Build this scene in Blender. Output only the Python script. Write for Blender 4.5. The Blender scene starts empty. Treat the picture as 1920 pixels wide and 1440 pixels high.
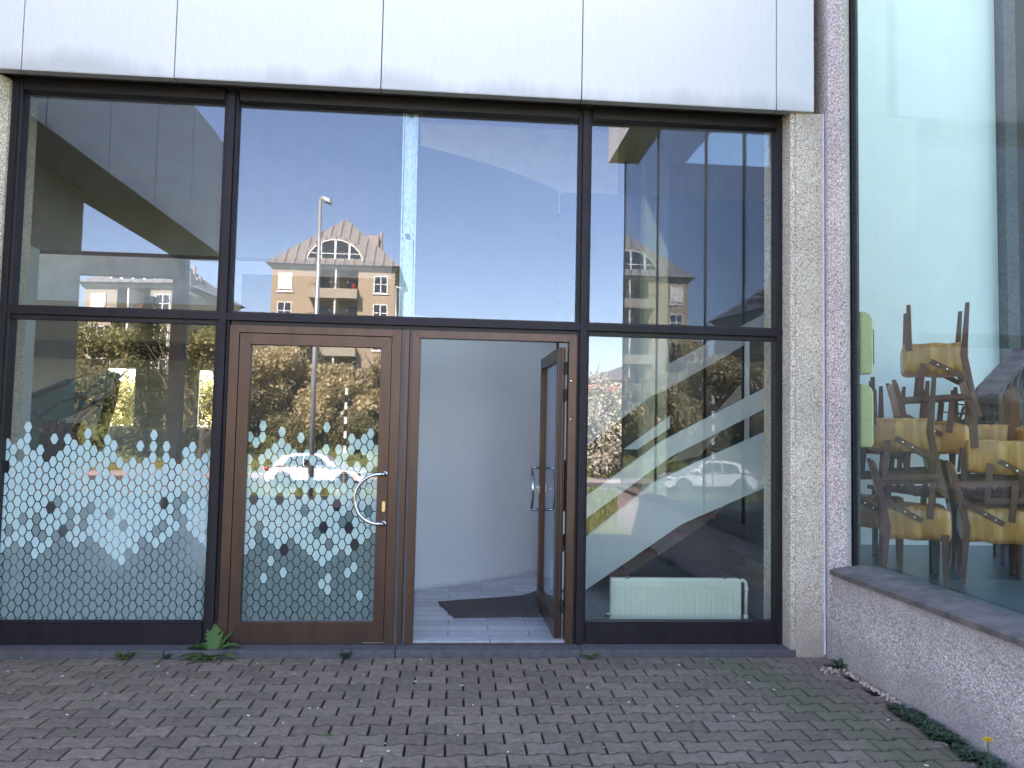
import bpy, math, random
from mathutils import Vector, Matrix, noise
R = math.radians
S = bpy.context.scene
COL = S.collection
random.seed(7)

# ------------------------------------------------------------------ camera, world, sun, exposure
cd = bpy.data.cameras.new('camera'); cam = bpy.data.objects.new('camera', cd); COL.objects.link(cam); S.camera = cam
cd.sensor_width = 36; cd.lens = 1430 / 1920 * 36; cd.clip_end = 2000; cd.clip_start = .05
yaw, pit, rol = R(4.3485), R(3.26796), R(1.1638)
fwd = Vector((math.sin(yaw)*math.cos(pit), math.cos(yaw)*math.cos(pit), math.sin(pit)))
rt = Vector((math.cos(yaw), -math.sin(yaw), 0)); up = rt.cross(fwd)
r2 = rt*math.cos(rol) + up*math.sin(rol); u2 = up*math.cos(rol) - rt*math.sin(rol)
m = Matrix((r2, u2, -fwd)).transposed().to_4x4(); m.translation = (0, -5.5, 1.55); cam.matrix_world = m

W = bpy.data.worlds.new("World"); S.world = W; W.use_nodes = True
wn = W.node_tree.nodes; sk = wn.new('ShaderNodeTexSky'); sk.sky_type = 'NISHITA'; sk.sun_disc = False
SUN = Vector((-.45, 1, 1.0)).normalized()
sk.sun_elevation = math.asin(SUN.z); sk.sun_rotation = math.atan2(SUN.x, SUN.y)
sk.air_density = 1.0; sk.dust_density = .35; sk.ozone_density = 3.0
W.node_tree.links.new(sk.outputs[0], wn['Background'].inputs[0]); wn['Background'].inputs[1].default_value = .12
sl = bpy.data.lights.new('sun', 'SUN'); sl.energy = 5.0; sl.angle = R(.5); sl.color = (1, .93, .82)
so = bpy.data.objects.new('sun', sl); COL.objects.link(so); so.rotation_euler = (-SUN).to_track_quat('-Z', 'Y').to_euler()
S.view_settings.view_transform = 'Standard'; S.view_settings.look = 'None'; S.view_settings.gamma = 1
S.view_settings.exposure = 3.2
S.view_settings.use_white_balance = True; S.view_settings.white_balance_temperature = 7500; S.view_settings.white_balance_tint = 22
S.cycles.use_denoising = True; S.cycles.caustics_reflective = False; S.cycles.caustics_refractive = False
S.cycles.max_bounces = 10; S.cycles.diffuse_bounces = 4; S.cycles.glossy_bounces = 6; S.cycles.transparent_max_bounces = 24
S.cycles.sample_clamp_indirect = 8

# ------------------------------------------------------------------ materials
def new_mat(name):
    mt = bpy.data.materials.new(name); mt.use_nodes = True
    nt = mt.node_tree; nt.nodes.clear(); out = nt.nodes.new('ShaderNodeOutputMaterial')
    return mt, nt, out
def nd(nt, typ, **kw):
    n = nt.nodes.new(typ)
    for k, v in kw.items():
        if k.startswith('_'): n.inputs[k[1:].replace('_', ' ')].default_value = v
        else: setattr(n, k, v)
    return n
def ramp(nt, src, stops):
    r = nt.nodes.new('ShaderNodeValToRGB'); e = r.color_ramp.elements
    while len(e) < len(stops): e.new(.5)
    for i, (p, c) in enumerate(stops):
        e[i].position = p; e[i].color = (*c, 1) if len(c) == 3 else c
    nt.links.new(src, r.inputs[0]); return r.outputs[0]
def mixc(nt, fac, a, b, mode='MIX'):
    n = nt.nodes.new('ShaderNodeMix'); n.data_type = 'RGBA'; n.blend_type = mode
    for sock, v in ((0, fac), (6, a), (7, b)):
        if isinstance(v, (int, float)): n.inputs[sock].default_value = v
        elif isinstance(v, tuple): n.inputs[sock].default_value = (*v, 1)
        else: nt.links.new(v, n.inputs[sock])
    return n.outputs[2]
def tex(nt, scale=(1, 1, 1), coord='Object'):
    tc = nt.nodes.new('ShaderNodeTexCoord'); mp = nt.nodes.new('ShaderNodeMapping')
    nt.links.new(tc.outputs[coord], mp.inputs[0]); mp.inputs['Scale'].default_value = scale
    return mp.outputs[0]
def noi(nt, vec, scale, detail=4, rough=.55):
    n = nt.nodes.new('ShaderNodeTexNoise'); n.inputs['Scale'].default_value = scale
    n.inputs['Detail'].default_value = detail; n.inputs['Roughness'].default_value = rough
    nt.links.new(vec, n.inputs['Vector']); return n.outputs['Fac']
def bump(nt, h, strength, dist=.01):
    b = nt.nodes.new('ShaderNodeBump'); b.inputs['Strength'].default_value = strength; b.inputs['Distance'].default_value = dist
    nt.links.new(h, b.inputs['Height']); return b.outputs[0]
def pbsdf(nt, out, col, rough=.6, metal=0., normal=None, spec=.5, **kw):
    p = nt.nodes.new('ShaderNodeBsdfPrincipled')
    if isinstance(col, tuple): p.inputs['Base Color'].default_value = (*col, 1)
    else: nt.links.new(col, p.inputs['Base Color'])
    if isinstance(rough, (int, float)): p.inputs['Roughness'].default_value = rough
    else: nt.links.new(rough, p.inputs['Roughness'])
    p.inputs['Metallic'].default_value = metal; p.inputs['Specular IOR Level'].default_value = spec
    if normal: nt.links.new(normal, p.inputs['Normal'])
    for k, v in kw.items(): p.inputs[k.replace('_', ' ')].default_value = v
    nt.links.new(p.outputs[0], out.inputs[0]); return p
def plain(name, col, rough=.6, metal=0., var=.15, vs=6., bs=0., bscale=80., stretch=(1, 1, 1), spec=.5):
    mt, nt, out = new_mat(name)
    v = tex(nt, stretch); n = noi(nt, v, vs, 6, .6)
    c = ramp(nt, n, [(.3, tuple(x*(1-var) for x in col)), (.7, tuple(min(1, x*(1+var)) for x in col))])
    nm = bump(nt, noi(nt, v, bscale, 3), bs, .01) if bs else None
    pbsdf(nt, out, c, rough, metal, nm, spec); return mt

def glass(name, r0, tint, dirt=.03, gloss=(.87, .89, 1.0), wob=.0):
    mt, nt, out = new_mat(name)
    lw_ = nd(nt, 'ShaderNodeLayerWeight', _Blend=.5)
    pw = nd(nt, 'ShaderNodeMath', operation='POWER'); nt.links.new(lw_.outputs['Facing'], pw.inputs[0]); pw.inputs[1].default_value = 5.
    ml = nd(nt, 'ShaderNodeMath', operation='MULTIPLY_ADD'); nt.links.new(pw.outputs[0], ml.inputs[0])
    ml.inputs[1].default_value = .96-r0; ml.inputs[2].default_value = r0+.04
    tr = nd(nt, 'ShaderNodeBsdfTransparent'); tr.inputs[0].default_value = (*tint, 1)
    gl = nd(nt, 'ShaderNodeBsdfGlossy', _Roughness=0.0); gl.inputs[0].default_value = (*gloss, 1)
    v = tex(nt, (1, 1, 1))
    if wob:
        nm = bump(nt, noi(nt, v, 1.6, 1), wob, .02)
        nt.links.new(nm, gl.inputs['Normal'])
    mx = nd(nt, 'ShaderNodeMixShader'); nt.links.new(ml.outputs[0], mx.inputs[0])
    nt.links.new(tr.outputs[0], mx.inputs[1]); nt.links.new(gl.outputs[0], mx.inputs[2])
    df = nd(nt, 'ShaderNodeBsdfDiffuse'); df.inputs[0].default_value = (.55, .55, .52, 1)
    dv = tex(nt, (9, 9, 1.1)); a = noi(nt, dv, 2.2, 6, .7)
    sp = noi(nt, v, 90, 2, .5)
    sm = ramp(nt, a, [(.45, (0, 0, 0)), (.8, (dirt*2.4,)*3)])
    spk = ramp(nt, sp, [(.74, (0, 0, 0)), (.79, (.25, .25, .25))])
    ad = mixc(nt, 1., sm, spk, 'ADD')
    ad2 = mixc(nt, 1., ad, (dirt*.35,)*3, 'ADD')
    m2 = nd(nt, 'ShaderNodeMixShader'); nt.links.new(ad2, m2.inputs[0])
    nt.links.new(mx.outputs[0], m2.inputs[1]); nt.links.new(df.outputs[0], m2.inputs[2])
    nt.links.new(m2.outputs[0], out.inputs[0]); return mt

M = {}
M['glass'] = glass('facade_glass', .03, (.93, .965, .95), .006, wob=.012)
M['glass_door'] = glass('door_glass', .025, (.93, .965, .95), .006, wob=.01)
M['glass_wing'] = glass('wing_glass', .0, (.86, .975, .955), .005)
M['glass_far'] = glass('far_glass', .15, (.2, .25, .28), .0)
M['glass_leaf'] = glass('leaf_glass', .03, (.80, .90, .88), .012)
M['mullion'] = plain('blue_grey_anodised', (.019, .015, .020), .5, .2, .3, 14, .06, 200, (1, 1, .25), .3)
M['frame_dark'] = plain('dark_inner_frame', (.011, .008, .011), .5, .1, .25, 10)
M['bronze'] = plain('bronze_anodised', (.092, .054, .041), .36, .55, .16, 9, .03, 300, (1, 1, .2))
M['groove'] = plain('black_gasket', (.006, .005, .006), .7)
M['greystrip'] = plain('grey_seal', (.075, .07, .075), .5)
M['steel'] = plain('brushed_steel', (.62, .62, .64), .16, 1., .05)
M['brass'] = plain('brass', (.75, .56, .25), .35, .8, .05)
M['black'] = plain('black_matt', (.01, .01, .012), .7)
M['white_wall'] = plain('white_plaster', (.56, .57, .58), .9, 0, .04, 1.3, .05, 40)
M['white_paint'] = plain('white_paint', (.84, .86, .82), .55, 0, .03, 3)
M['grey_wall'] = plain('grey_panels', (.34, .34, .33), .8, 0, .15, 2)
mt, nt, out = new_mat('scuffed_plaster'); v = tex(nt)
sc1 = ramp(nt, noi(nt, v, 7, 6, .75), [(.66, (0, 0, 0)), (.80, (.35, .35, .35))])
c = mixc(nt, sc1, ramp(nt, noi(nt, v, 1.1, 4), [(.3, (.62, .65, .68)), (.7, (.70, .72, .73))]), (.36, .35, .34))
sx = nd(nt, 'ShaderNodeSeparateXYZ'); nt.links.new(v, sx.inputs[0])
n2 = nd(nt, 'ShaderNodeMath', operation='MULTIPLY_ADD'); nt.links.new(noi(nt, v, 9, 5, .7), n2.inputs[0]); n2.inputs[1].default_value = .12; nt.links.new(sx.outputs[2], n2.inputs[2])
ft = ramp(nt, n2.outputs[0], [(.085, (.5, .5, .5)), (.14, (0, 0, 0))]); c = mixc(nt, ft, c, (.30, .28, .25))
pbsdf(nt, out, c, .9, 0, bump(nt, noi(nt, v, 40, 4), .08, .01)); M['scuffed'] = mt
M['dimmed_wall'] = plain('dimmed_wall_colour', (.055, .07, .09), .8, 0, .1, 2)  # dimness of the upper walls painted in as a darker colour
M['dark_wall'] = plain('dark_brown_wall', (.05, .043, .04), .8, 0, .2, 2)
M['ceiling'] = plain('ceiling_dark', (.12, .12, .14), .9, 0, .1, 2)
M['dark_floor'] = plain('dark_floor', (.07, .085, .10), .35, 0, .3, 1.5)
M['teal_floor'] = plain('teal_floor', (.05, .085, .10), .3, 0, .3, 2)
M['radiator'] = plain('radiator_enamel', (.84, .86, .72), .4, 0, .04, 4)
M['rad_grey'] = plain('grey_enamel', (.26, .27, .28), .5, 0, .06, 4)
M['tread'] = plain('wood_tread', (.20, .07, .045), .5, 0, .2, 10)
M['beige'] = plain('beige_string', (.42, .35, .27), .7, 0, .1, 3)
M['chair_wood'] = plain('dark_wood', (.17, .055, .03), .6, 0, .35, 14, 0, 1, (1, 1, .2))
M['plum'] = plain('plum_plastic', (.10, .025, .045), .4)
M['lime'] = plain('pale_lime_plastic', (.70, .64, .28), .5, 0, .1, 12)
M['net'] = plain('orange_red_net', (.75, .13, .05), .6, 0, .25, 9)
M['exc'] = plain('green_paint', (.10, .32, .26), .35, .1, .2, 6)
M['exc_dark'] = plain('dark_steel', (.02, .02, .022), .4, .4)
M['rust'] = plain('rusty_steel', (.16, .07, .04), .7, .2, .3, 20)
M['render'] = plain('buff_render', (.41, .335, .235), .9, 0, .07, .5)
M['render2'] = plain('pale_render', (.40, .36, .28), .9, 0, .06, .5)
M['renderdk'] = plain('brown_render', (.30, .24, .20), .9, 0, .06, .5)
M['brick'] = plain('red_brick', (.24, .10, .07), .9, 0, .2, 3)
M['orange_wall'] = plain('orange_render', (.55, .22, .13), .9, 0, .1, .5)
M['tile'] = plain('grey_slate', (.16, .15, .15), .8, 0, .2, 1)
M['trim'] = plain('white_trim', (.8, .8, .78), .6, 0, .02)
M['dwin'] = plain('far_window', (.03, .04, .055), .1, 0, .3, .6)
M['blind'] = plain('white_blind', (.82, .80, .72), .7, 0, .02)
M['galv'] = plain('galvanised_pole', (.50, .51, .50), .45, .6, .1, 4)
M['car_white'] = plain('white_car_paint', (.82, .82, .80), .12, 0, .01)
M['car_glass'] = plain('car_glass', (.01, .012, .014), .05, 0, .1)
M['tyre'] = plain('rubber', (.012, .012, .012), .8)
M['alloy'] = plain('alloy', (.6, .6, .6), .25, .9)
M['red_lamp'] = plain('red_lens', (.5, .02, .02), .2)
M['parasol'] = plain('red_cloth', (.5, .04, .03), .8)
M['mat_dark'] = plain('coir_mat', (.085, .072, .068), .95, 0, .4, 120, .6, 300)
M['bark'] = plain('bark', (.09, .07, .05), .9, 0, .3, 8, .5, 20)
M['asphalt'] = plain('asphalt', (.09, .09, .09), .85, 0, .2, 2, .3, 60)
M['forecourt'] = plain('old_dark_asphalt', (.030, .029, .030), .9, 0, .3, 3, .3, 60)
M['kerb'] = plain('kerb_stone', (.42, .36, .33), .85, 0, .1, 2)
M['sealant'] = plain('white_sealant', (.62, .62, .68), .6, 0, .12, 30, .2, 60)
M['petal'] = plain('yellow_petals', (.85, .55, .01), .6, 0, .1, 90)
M['cloth'] = plain('pale_cloth', (.6, .62, .5), .9, 0, .08, 8)

# soil that fills the joints; mossy paving; stone
mt, nt, out = new_mat('soil_and_moss'); v = tex(nt)
c = ramp(nt, noi(nt, v, 3, 5), [(.35, (.018, .013, .010)), (.55, (.022, .022, .010)), (.7, (.035, .045, .014))])
pbsdf(nt, out, c, .95, 0, bump(nt, noi(nt, v, 150, 4), .8, .01)); M['soil'] = mt
mt, nt, out = new_mat('concrete_block'); v = tex(nt)
ge = nt.nodes.new('ShaderNodeNewGeometry')
isl = ramp(nt, ge.outputs['Random Per Island'], [(0, (.18, .137, .110)), (.5, (.215, .165, .132)), (1, (.255, .197, .158))])
fine = ramp(nt, noi(nt, v, 260, 4, .8), [(.3, (.45, .45, .45)), (.7, (1.6, 1.55, 1.5))])
c = mixc(nt, 1., isl, fine, 'MULTIPLY')
st = ramp(nt, noi(nt, v, 22, 6, .7), [(.3, (.65, .65, .65)), (.7, (1.35, 1.35, 1.35))]); c = mixc(nt, .8, c, st, 'MULTIPLY')
# diagonal sunlit band painted into the colour, then random green algae patches
sepv = nd(nt, 'ShaderNodeSeparateXYZ'); nt.links.new(v, sepv.inputs[0])
def mth(op, a, b=None, cc=None):
    n = nt.nodes.new('ShaderNodeMath'); n.operation = op
    for i, q in enumerate((a, b, cc)):
        if q is None: continue
        if isinstance(q, (int, float)): n.inputs[i].default_value = q
        else: nt.links.new(q, n.inputs[i])
    return n.outputs[0]
dline = mth('ABSOLUTE', mth('ADD', mth('ADD', sepv.outputs[0], mth('MULTIPLY', sepv.outputs[1], .22)), -1.92))
gm = ramp(nt, mth('ADD', dline, mth('MULTIPLY', noi(nt, v, 5, 5, .7), .9)), [(.42, (.75, .75, .75)), (.85, (0, 0, 0))])
c = mixc(nt, gm, c, (.14, .155, .085))
gm2 = ramp(nt, noi(nt, v, 2.3, 6, .7), [(.52, (0, 0, 0)), (.75, (.45, .45, .45))]); c = mixc(nt, gm2, c, (.115, .12, .08))
pbsdf(nt, out, c, .88, 0, bump(nt, noi(nt, v, 220, 4, .8), .55, .01), .3); M['block'] = mt
M['threshold'] = plain('grey_threshold', (.10, .09, .095), .75, 0, .22, 18, .35, 120)

# exposed aggregate concrete
def aggregate(name, base, dark, stain=0., grime=False, sc=125.):
    mt, nt, out = new_mat(name); v = tex(nt)
    vo = nd(nt, 'ShaderNodeTexVoronoi', _Scale=sc); nt.links.new(v, vo.inputs['Vector'])
    peb = ramp(nt, vo.outputs['Color'], [(.0, tuple(x*.40 for x in base)), (.40, tuple(x*.85 for x in base)), (.75, tuple(min(1, x*1.25) for x in base)), (1., (min(1, base[0]*1.75), min(1, base[1]*1.7), min(1, base[2]*1.7)))])
    edge = ramp(nt, vo.outputs['Distance'], [(.35, (1, 1, 1)), (.75, (.62, .60, .58))])
    c = mixc(nt, 1., peb, edge, 'MULTIPLY')
    vo2 = nd(nt, 'ShaderNodeTexVoronoi', _Scale=sc*.28); nt.links.new(v, vo2.inputs['Vector'])
    hol = ramp(nt, vo2.outputs['Distance'], [(.10, (1, 1, 1)), (.17, (0, 0, 0))])
    c = mixc(nt, hol, c, dark)
    big = ramp(nt, noi(nt, v, 1.7, 5, .6), [(.3, (.80, .80, .82)), (.7, (1.12, 1.1, 1.08))]); c = mixc(nt, 1., c, big, 'MULTIPLY')
    if grime:
        sx = nd(nt, 'ShaderNodeSeparateXYZ'); nt.links.new(v, sx.inputs[0])
        stv = tex(nt, (6, 6, .9)); ns = noi(nt, stv, 2.2, 6, .75)
        # old water stains below the sill and splash dirt at the foot
        n1 = nt.nodes.new('ShaderNodeMath'); n1.operation = 'MULTIPLY_ADD'; nt.links.new(ns, n1.inputs[0]); n1.inputs[1].default_value = .55
        nt.links.new(sx.outputs[2], n1.inputs[2])
        top = ramp(nt, n1.outputs[0], [(.55, (0, 0, 0)), (.86, (.7, .7, .7))])
        c = mixc(nt, top, c, tuple(x*.45 for x in base))
        n2 = nt.nodes.new('ShaderNodeMath'); n2.operation = 'MULTIPLY_ADD'; nt.links.new(noi(nt, v, 4, 5, .7), n2.inputs[0]); n2.inputs[1].default_value = .5
        nt.links.new(sx.outputs[2], n2.inputs[2])
        bot = ramp(nt, n2.outputs[0], [(.22, (.75, .75, .75)), (.56, (0, 0, 0))])
        c = mixc(nt, bot, c, tuple(x*.45 for x in base))
    elif stain:
        sx = nd(nt, 'ShaderNodeSeparateXYZ'); nt.links.new(v, sx.inputs[0])
        n2 = nt.nodes.new('ShaderNodeMath'); n2.operation = 'MULTIPLY_ADD'; nt.links.new(noi(nt, v, 3, 5, .7), n2.inputs[0]); n2.inputs[1].default_value = 1.0
        nt.links.new(sx.outputs[2], n2.inputs[2])
        bot = ramp(nt, n2.outputs[0], [(.45, (stain,)*3), (.95, (0, 0, 0))])
        c = mixc(nt, bot, c, tuple(x*.42 for x in base))
    hh = mixc(nt, .5, vo.outputs['Distance'], hol)
    inv = nd(nt, 'ShaderNodeInvert'); nt.links.new(hh, inv.inputs['Color'])
    pbsdf(nt, out, c, .85, 0, bump(nt, inv.outputs[0], .9, .006), .35); return mt
M['agg'] = aggregate('exposed_aggregate', (.92, .74, .60), (.05, .045, .045), .8)
M['agg_dark'] = aggregate('weathered_aggregate', (.20, .19, .19), (.03, .03, .03), .5)
M['agg_wing'] = aggregate('lilac_aggregate', (.80, .64, .60), (.05, .045, .05), .8)
M['agg_low'] = aggregate('grimy_aggregate', (.74, .61, .57), (.05, .045, .05), 0, True, 115.)
M['sill'] = plain('sill_concrete', (.15, .118, .105), .85, 0, .45, 7, .5, 90)
M['soffit_light'] = plain('pale_soffit', (.50, .44, .37), .9, 0, .15, 4)
M['soffit'] = plain('soffit_render', (.10, .085, .075), .9, 0, .25, 10)

# enamelled white cladding with faint drips near its lower edge
mt, nt, out = new_mat('white_cladding'); v = tex(nt)
sx = nd(nt, 'ShaderNodeSeparateXYZ'); nt.links.new(v, sx.inputs[0])
nz = noi(nt, tex(nt, (1.6, 1, .25)), 1.3, 6, .65)
n1 = nd(nt, 'ShaderNodeMath', operation='MULTIPLY_ADD'); nt.links.new(nz, n1.inputs[0]); n1.inputs[1].default_value = -.42; nt.links.new(sx.outputs[2], n1.inputs[2])
sm = ramp(nt, n1.outputs[0], [(3.715 - 3.2 + .0, (1, 1, 1)), (1, (0, 0, 0))])
mr = nd(nt, 'ShaderNodeMapRange'); nt.links.new(n1.outputs[0], mr.inputs[0]); mr.inputs[1].default_value = 3.73; mr.inputs[2].default_value = 3.85; mr.inputs[3].default_value = .55; mr.inputs[4].default_value = 0
fine = noi(nt, tex(nt, (40, 40, 4)), 3, 4, .6)
c0 = ramp(nt, fine, [(.3, (.66, .645, .635)), (.7, (.71, .695, .685))])
c = mixc(nt, mr.outputs[0], c0, (.36, .365, .38))
pbsdf(nt, out, c, .42, 0, bump(nt, noi(nt, v, 5, 3), .06, .01)); M['clad'] = mt

# marble plank tiles
mt, nt, out = new_mat('marble_planks'); v = tex(nt)
br = nd(nt, 'ShaderNodeTexBrick', _Scale=1., _Mortar_Size=.004, _Brick_Width=.6, _Row_Height=.15, _Mortar_Smooth=.1, _Bias=0.); nt.links.new(v, br.inputs['Vector'])
br.inputs['Color1'].default_value = (.36, .37, .40, 1); br.inputs['Color2'].default_value = (.52, .53, .57, 1); br.inputs['Mortar'].default_value = (.10, .09, .09, 1)
vein = ramp(nt, noi(nt, tex(nt, (3, 12, 1)), 3.5, 8, .7), [(.3, (.72, .72, .74)), (.6, (1.12, 1.12, 1.12))])
pbsdf(nt, out, mixc(nt, 1., br.outputs['Color'], vein, 'MULTIPLY'), .3); M['marble'] = mt

# frosted film
def film(name, col, alpha):
    mt, nt, out = new_mat(name)
    d = nd(nt, 'ShaderNodeBsdfDiffuse'); t = nd(nt, 'ShaderNodeBsdfTranslucent'); d.inputs[0].default_value = (*col, 1); t.inputs[0].default_value = (*col, 1)
    a = nd(nt, 'ShaderNodeMixShader', _Fac=.10); nt.links.new(d.outputs[0], a.inputs[1]); nt.links.new(t.outputs[0], a.inputs[2])
    tr = nd(nt, 'ShaderNodeBsdfTransparent'); b = nd(nt, 'ShaderNodeMixShader', _Fac=alpha)
    nt.links.new(tr.outputs[0], b.inputs[1]); nt.links.new(a.outputs[0], b.inputs[2]); nt.links.new(b.outputs[0], out.inputs[0]); return mt
M['film'] = film('pale_blue_film', (.52, .70, .70), .94)
M['film_door'] = film('pale_blue_door_film', (.80, .95, .95), .97)
M['film_grey'] = film('grey_film', (.27, .36, .36), .84)
M['film_bright'] = film('bright_film', (.72, .88, .88), .95)

# worn galvanised stud
mt, nt, out = new_mat('worn_zinc'); v = tex(nt, (1, 1, .35))
c = ramp(nt, noi(nt, v, 55, 8, .8), [(.35, (.26, .36, .42)), (.5, (.55, .68, .74)), (.65, (.80, .88, .90))])
pbsdf(nt, out, c, .5, .1); M['zinc'] = mt

# mustard covers under plastic, wrinkle shading streaked into the colour
mt, nt, out = new_mat('mustard_cover'); v = tex(nt, (1, 1, .12))
c = ramp(nt, noi(nt, v, 17, 4, .5), [(.28, (.40, .12, .02)), (.5, (.74, .28, .05)), (.74, (.90, .48, .16))])
pbsdf(nt, out, c, .28, 0, bump(nt, noi(nt, v, 18, 4, .6), .6, .02), .6); M['mustard'] = mt

# slatted ceiling
mt, nt, out = new_mat('tan_slats'); v = tex(nt)
wv = nd(nt, 'ShaderNodeTexWave', _Scale=4., bands_direction='Y'); nt.links.new(v, wv.inputs[0])
pbsdf(nt, out, ramp(nt, wv.outputs[0], [(.3, (.12, .09, .05)), (.5, (.42, .34, .2))]), .6); M['slats'] = mt

# standing seam roof
mt, nt, out = new_mat('zinc_roof'); v = tex(nt)
sx = nd(nt, 'ShaderNodeSeparateXYZ'); nt.links.new(v, sx.inputs[0])
f1 = nd(nt, 'ShaderNodeMath', operation='FRACT'); f0 = nd(nt, 'ShaderNodeMath', operation='MULTIPLY'); nt.links.new(sx.outputs[0], f0.inputs[0]); f0.inputs[1].default_value = 1.0
nt.links.new(f0.outputs[0], f1.inputs[0])
c = ramp(nt, f1.outputs[0], [(0, (.10, .10, .10)), (.10, (.11, .11, .10)), (.16, (.27, .265, .25)), (.95, (.31, .30, .285))])
pbsdf(nt, out, c, .55, .2); M['zincroof'] = mt

def leafmat(name, a, b, c2, trans=.3):
    mt, nt, out = new_mat(name); ge = nt.nodes.new('ShaderNodeNewGeometry')
    c = ramp(nt, ge.outputs['Random Per Island'], [(0, a), (.5, b), (1, c2)])
    d = nd(nt, 'ShaderNodeBsdfPrincipled', _Roughness=.6); t = nd(nt, 'ShaderNodeBsdfTranslucent')
    nt.links.new(c, d.inputs['Base Color']); nt.links.new(c, t.inputs[0])
    x = nd(nt, 'ShaderNodeMixShader', _Fac=trans); nt.links.new(d.outputs[0], x.inputs[1]); nt.links.new(t.outputs[0], x.inputs[2])
    nt.links.new(x.outputs[0], out.inputs[0]); return mt
M['blossom'] = leafmat('cream_blossom', (.34, .28, .12), (.66, .57, .32), (.88, .79, .52), .4)
M['olive'] = leafmat('olive_leaves', (.12, .125, .045), (.31, .29, .12), (.54, .49, .24), .45)
M['whiteblossom'] = leafmat('white_blossom', (.28, .25, .16), (.62, .58, .46), (.85, .82, .70), .15)
M['conifer'] = leafmat('dark_needles', (.012, .022, .014), (.022, .035, .02), (.04, .055, .03), .1)
M['weed'] = leafmat('weed_green', (.045, .11, .02), (.07, .16, .035), (.12, .22, .06), .3)
M['weed_dark'] = leafmat('dark_weed', (.02, .05, .025), (.035, .075, .035), (.06, .10, .05), .2)
M['grass'] = leafmat('rough_grass', (.06, .09, .02), (.11, .14, .035), (.20, .20, .07), .2)
M['chips'] = leafmat('pale_chips', (.35, .20, .12), (.62, .45, .34), (.80, .70, .60), 0.)
mt, nt, out = new_mat('lawn_ground'); v = tex(nt)
c = ramp(nt, noi(nt, v, 1.2, 8, .75), [(.3, (.09, .11, .03)), (.5, (.15, .17, .05)), (.7, (.27, .26, .11))])
pbsdf(nt, out, c, .95, 0, bump(nt, noi(nt, v, 12, 5), .8, .1)); M['lawn'] = mt

# ------------------------------------------------------------------ mesh helpers
def fixn(me):
    import bmesh
    b = bmesh.new(); b.from_mesh(me); bmesh.ops.recalc_face_normals(b, faces=b.faces); b.to_mesh(me); b.free()
class MB:
    def __init__(s): s.v = []; s.f = []; s.m = []
    def add(s, vs, fs, mi=0):
        o = len(s.v); s.v += [tuple(v) for v in vs]; s.f += [tuple(i+o for i in f) for f in fs]; s.m += [mi]*len(fs); return s
    def box(s, x0, x1, y0, y1, z0, z1, mi=0):
        vs = [(x, y, z) for z in (z0, z1) for y in (y0, y1) for x in (x0, x1)]
        return s.add(vs, [(0, 2, 3, 1), (4, 5, 7, 6), (0, 1, 5, 4), (2, 6, 7, 3), (0, 4, 6, 2), (1, 3, 7, 5)], mi)
    def hexa(s, a, b, mi=0):    # two quads of 4 points each
        return s.add(list(a)+list(b), [(3, 2, 1, 0), (4, 5, 6, 7), (0, 1, 5, 4), (1, 2, 6, 5), (2, 3, 7, 6), (3, 0, 4, 7)], mi)
    def prism(s, pts, axis, a, b, mi=0):   # polygon pts in plane, extruded along axis from a to b
        n = len(pts)
        def P(p, t):
            return {'x': (t, p[0], p[1]), 'y': (p[0], t, p[1]), 'z': (p[0], p[1], t)}[axis]
        vs = [P(p, a) for p in pts]+[P(p, b) for p in pts]
        fs = [tuple(range(n))[::-1], tuple(range(n, 2*n))]+[(i, (i+1) % n, n+(i+1) % n, n+i) for i in range(n)]
        return s.add(vs, fs, mi)
    def tube(s, path, rad, n=10, mi=0, cap=True):
        P = [Vector(p) for p in path]; rs = rad if isinstance(rad, (list, tuple)) else [rad]*len(P)
        base = len(s.v); prev = None
        for i, p in enumerate(P):
            t = (P[min(i+1, len(P)-1)]-P[max(i-1, 0)]).normalized()
            if prev is None:
                a = t.orthogonal().normalized()
            else:
                a = (prev - t*prev.dot(t)).normalized()
            prev = a; b = t.cross(a)
            for k in range(n):
                an = 2*math.pi*k/n; q = p+(a*math.cos(an)+b*math.sin(an))*rs[i]; s.v.append(tuple(q))
        for i in range(len(P)-1):
            for k in range(n):
                s.f.append((base+i*n+k, base+i*n+(k+1) % n, base+(i+1)*n+(k+1) % n, base+(i+1)*n+k)); s.m.append(mi)
        if cap:
            s.f.append(tuple(base+k for k in range(n))[::-1]); s.m.append(mi)
            s.f.append(tuple(base+(len(P)-1)*n+k for k in range(n))); s.m.append(mi)
        return s
    def strip(s, a, b, w, t, mi=0, upv=(0, 1, 0)):   # flat bar from a to b, width w across, thickness t along upv
        a, b = Vector(a), Vector(b); d = (b-a).normalized(); u = Vector(upv); u = (u-d*u.dot(d)).normalized(); c = d.cross(u)
        q = lambda p: [p-c*w/2-u*t/2, p+c*w/2-u*t/2, p+c*w/2+u*t/2, p-c*w/2+u*t/2]
        return s.hexa(q(a), q(b), mi)
    def quad(s, a, b, c, d, mi=0): return s.add([a, b, c, d], [(0, 1, 2, 3)], mi)
    def obj(s, name, mats, parent=None, smooth=False, bevel=0.):
        me = bpy.data.meshes.new(name); me.from_pydata(s.v, [], s.f)
        if not isinstance(mats, (list, tuple)): mats = [mats]
        for x in mats: me.materials.append(x)
        if len(mats) > 1: me.polygons.foreach_set('material_index', s.m)
        if smooth: me.polygons.foreach_set('use_smooth', [True]*len(me.polygons))
        me.update()
        if len(me.polygons) < 4000 and len(s.f) > 1: fixn(me)
        o = bpy.data.objects.new(name, me); COL.objects.link(o)
        if parent: o.parent = parent
        if bevel:
            b = o.modifiers.new('bevel', 'BEVEL'); b.width = bevel; b.segments = 2; b.limit_method = 'ANGLE'
        return o
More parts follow.
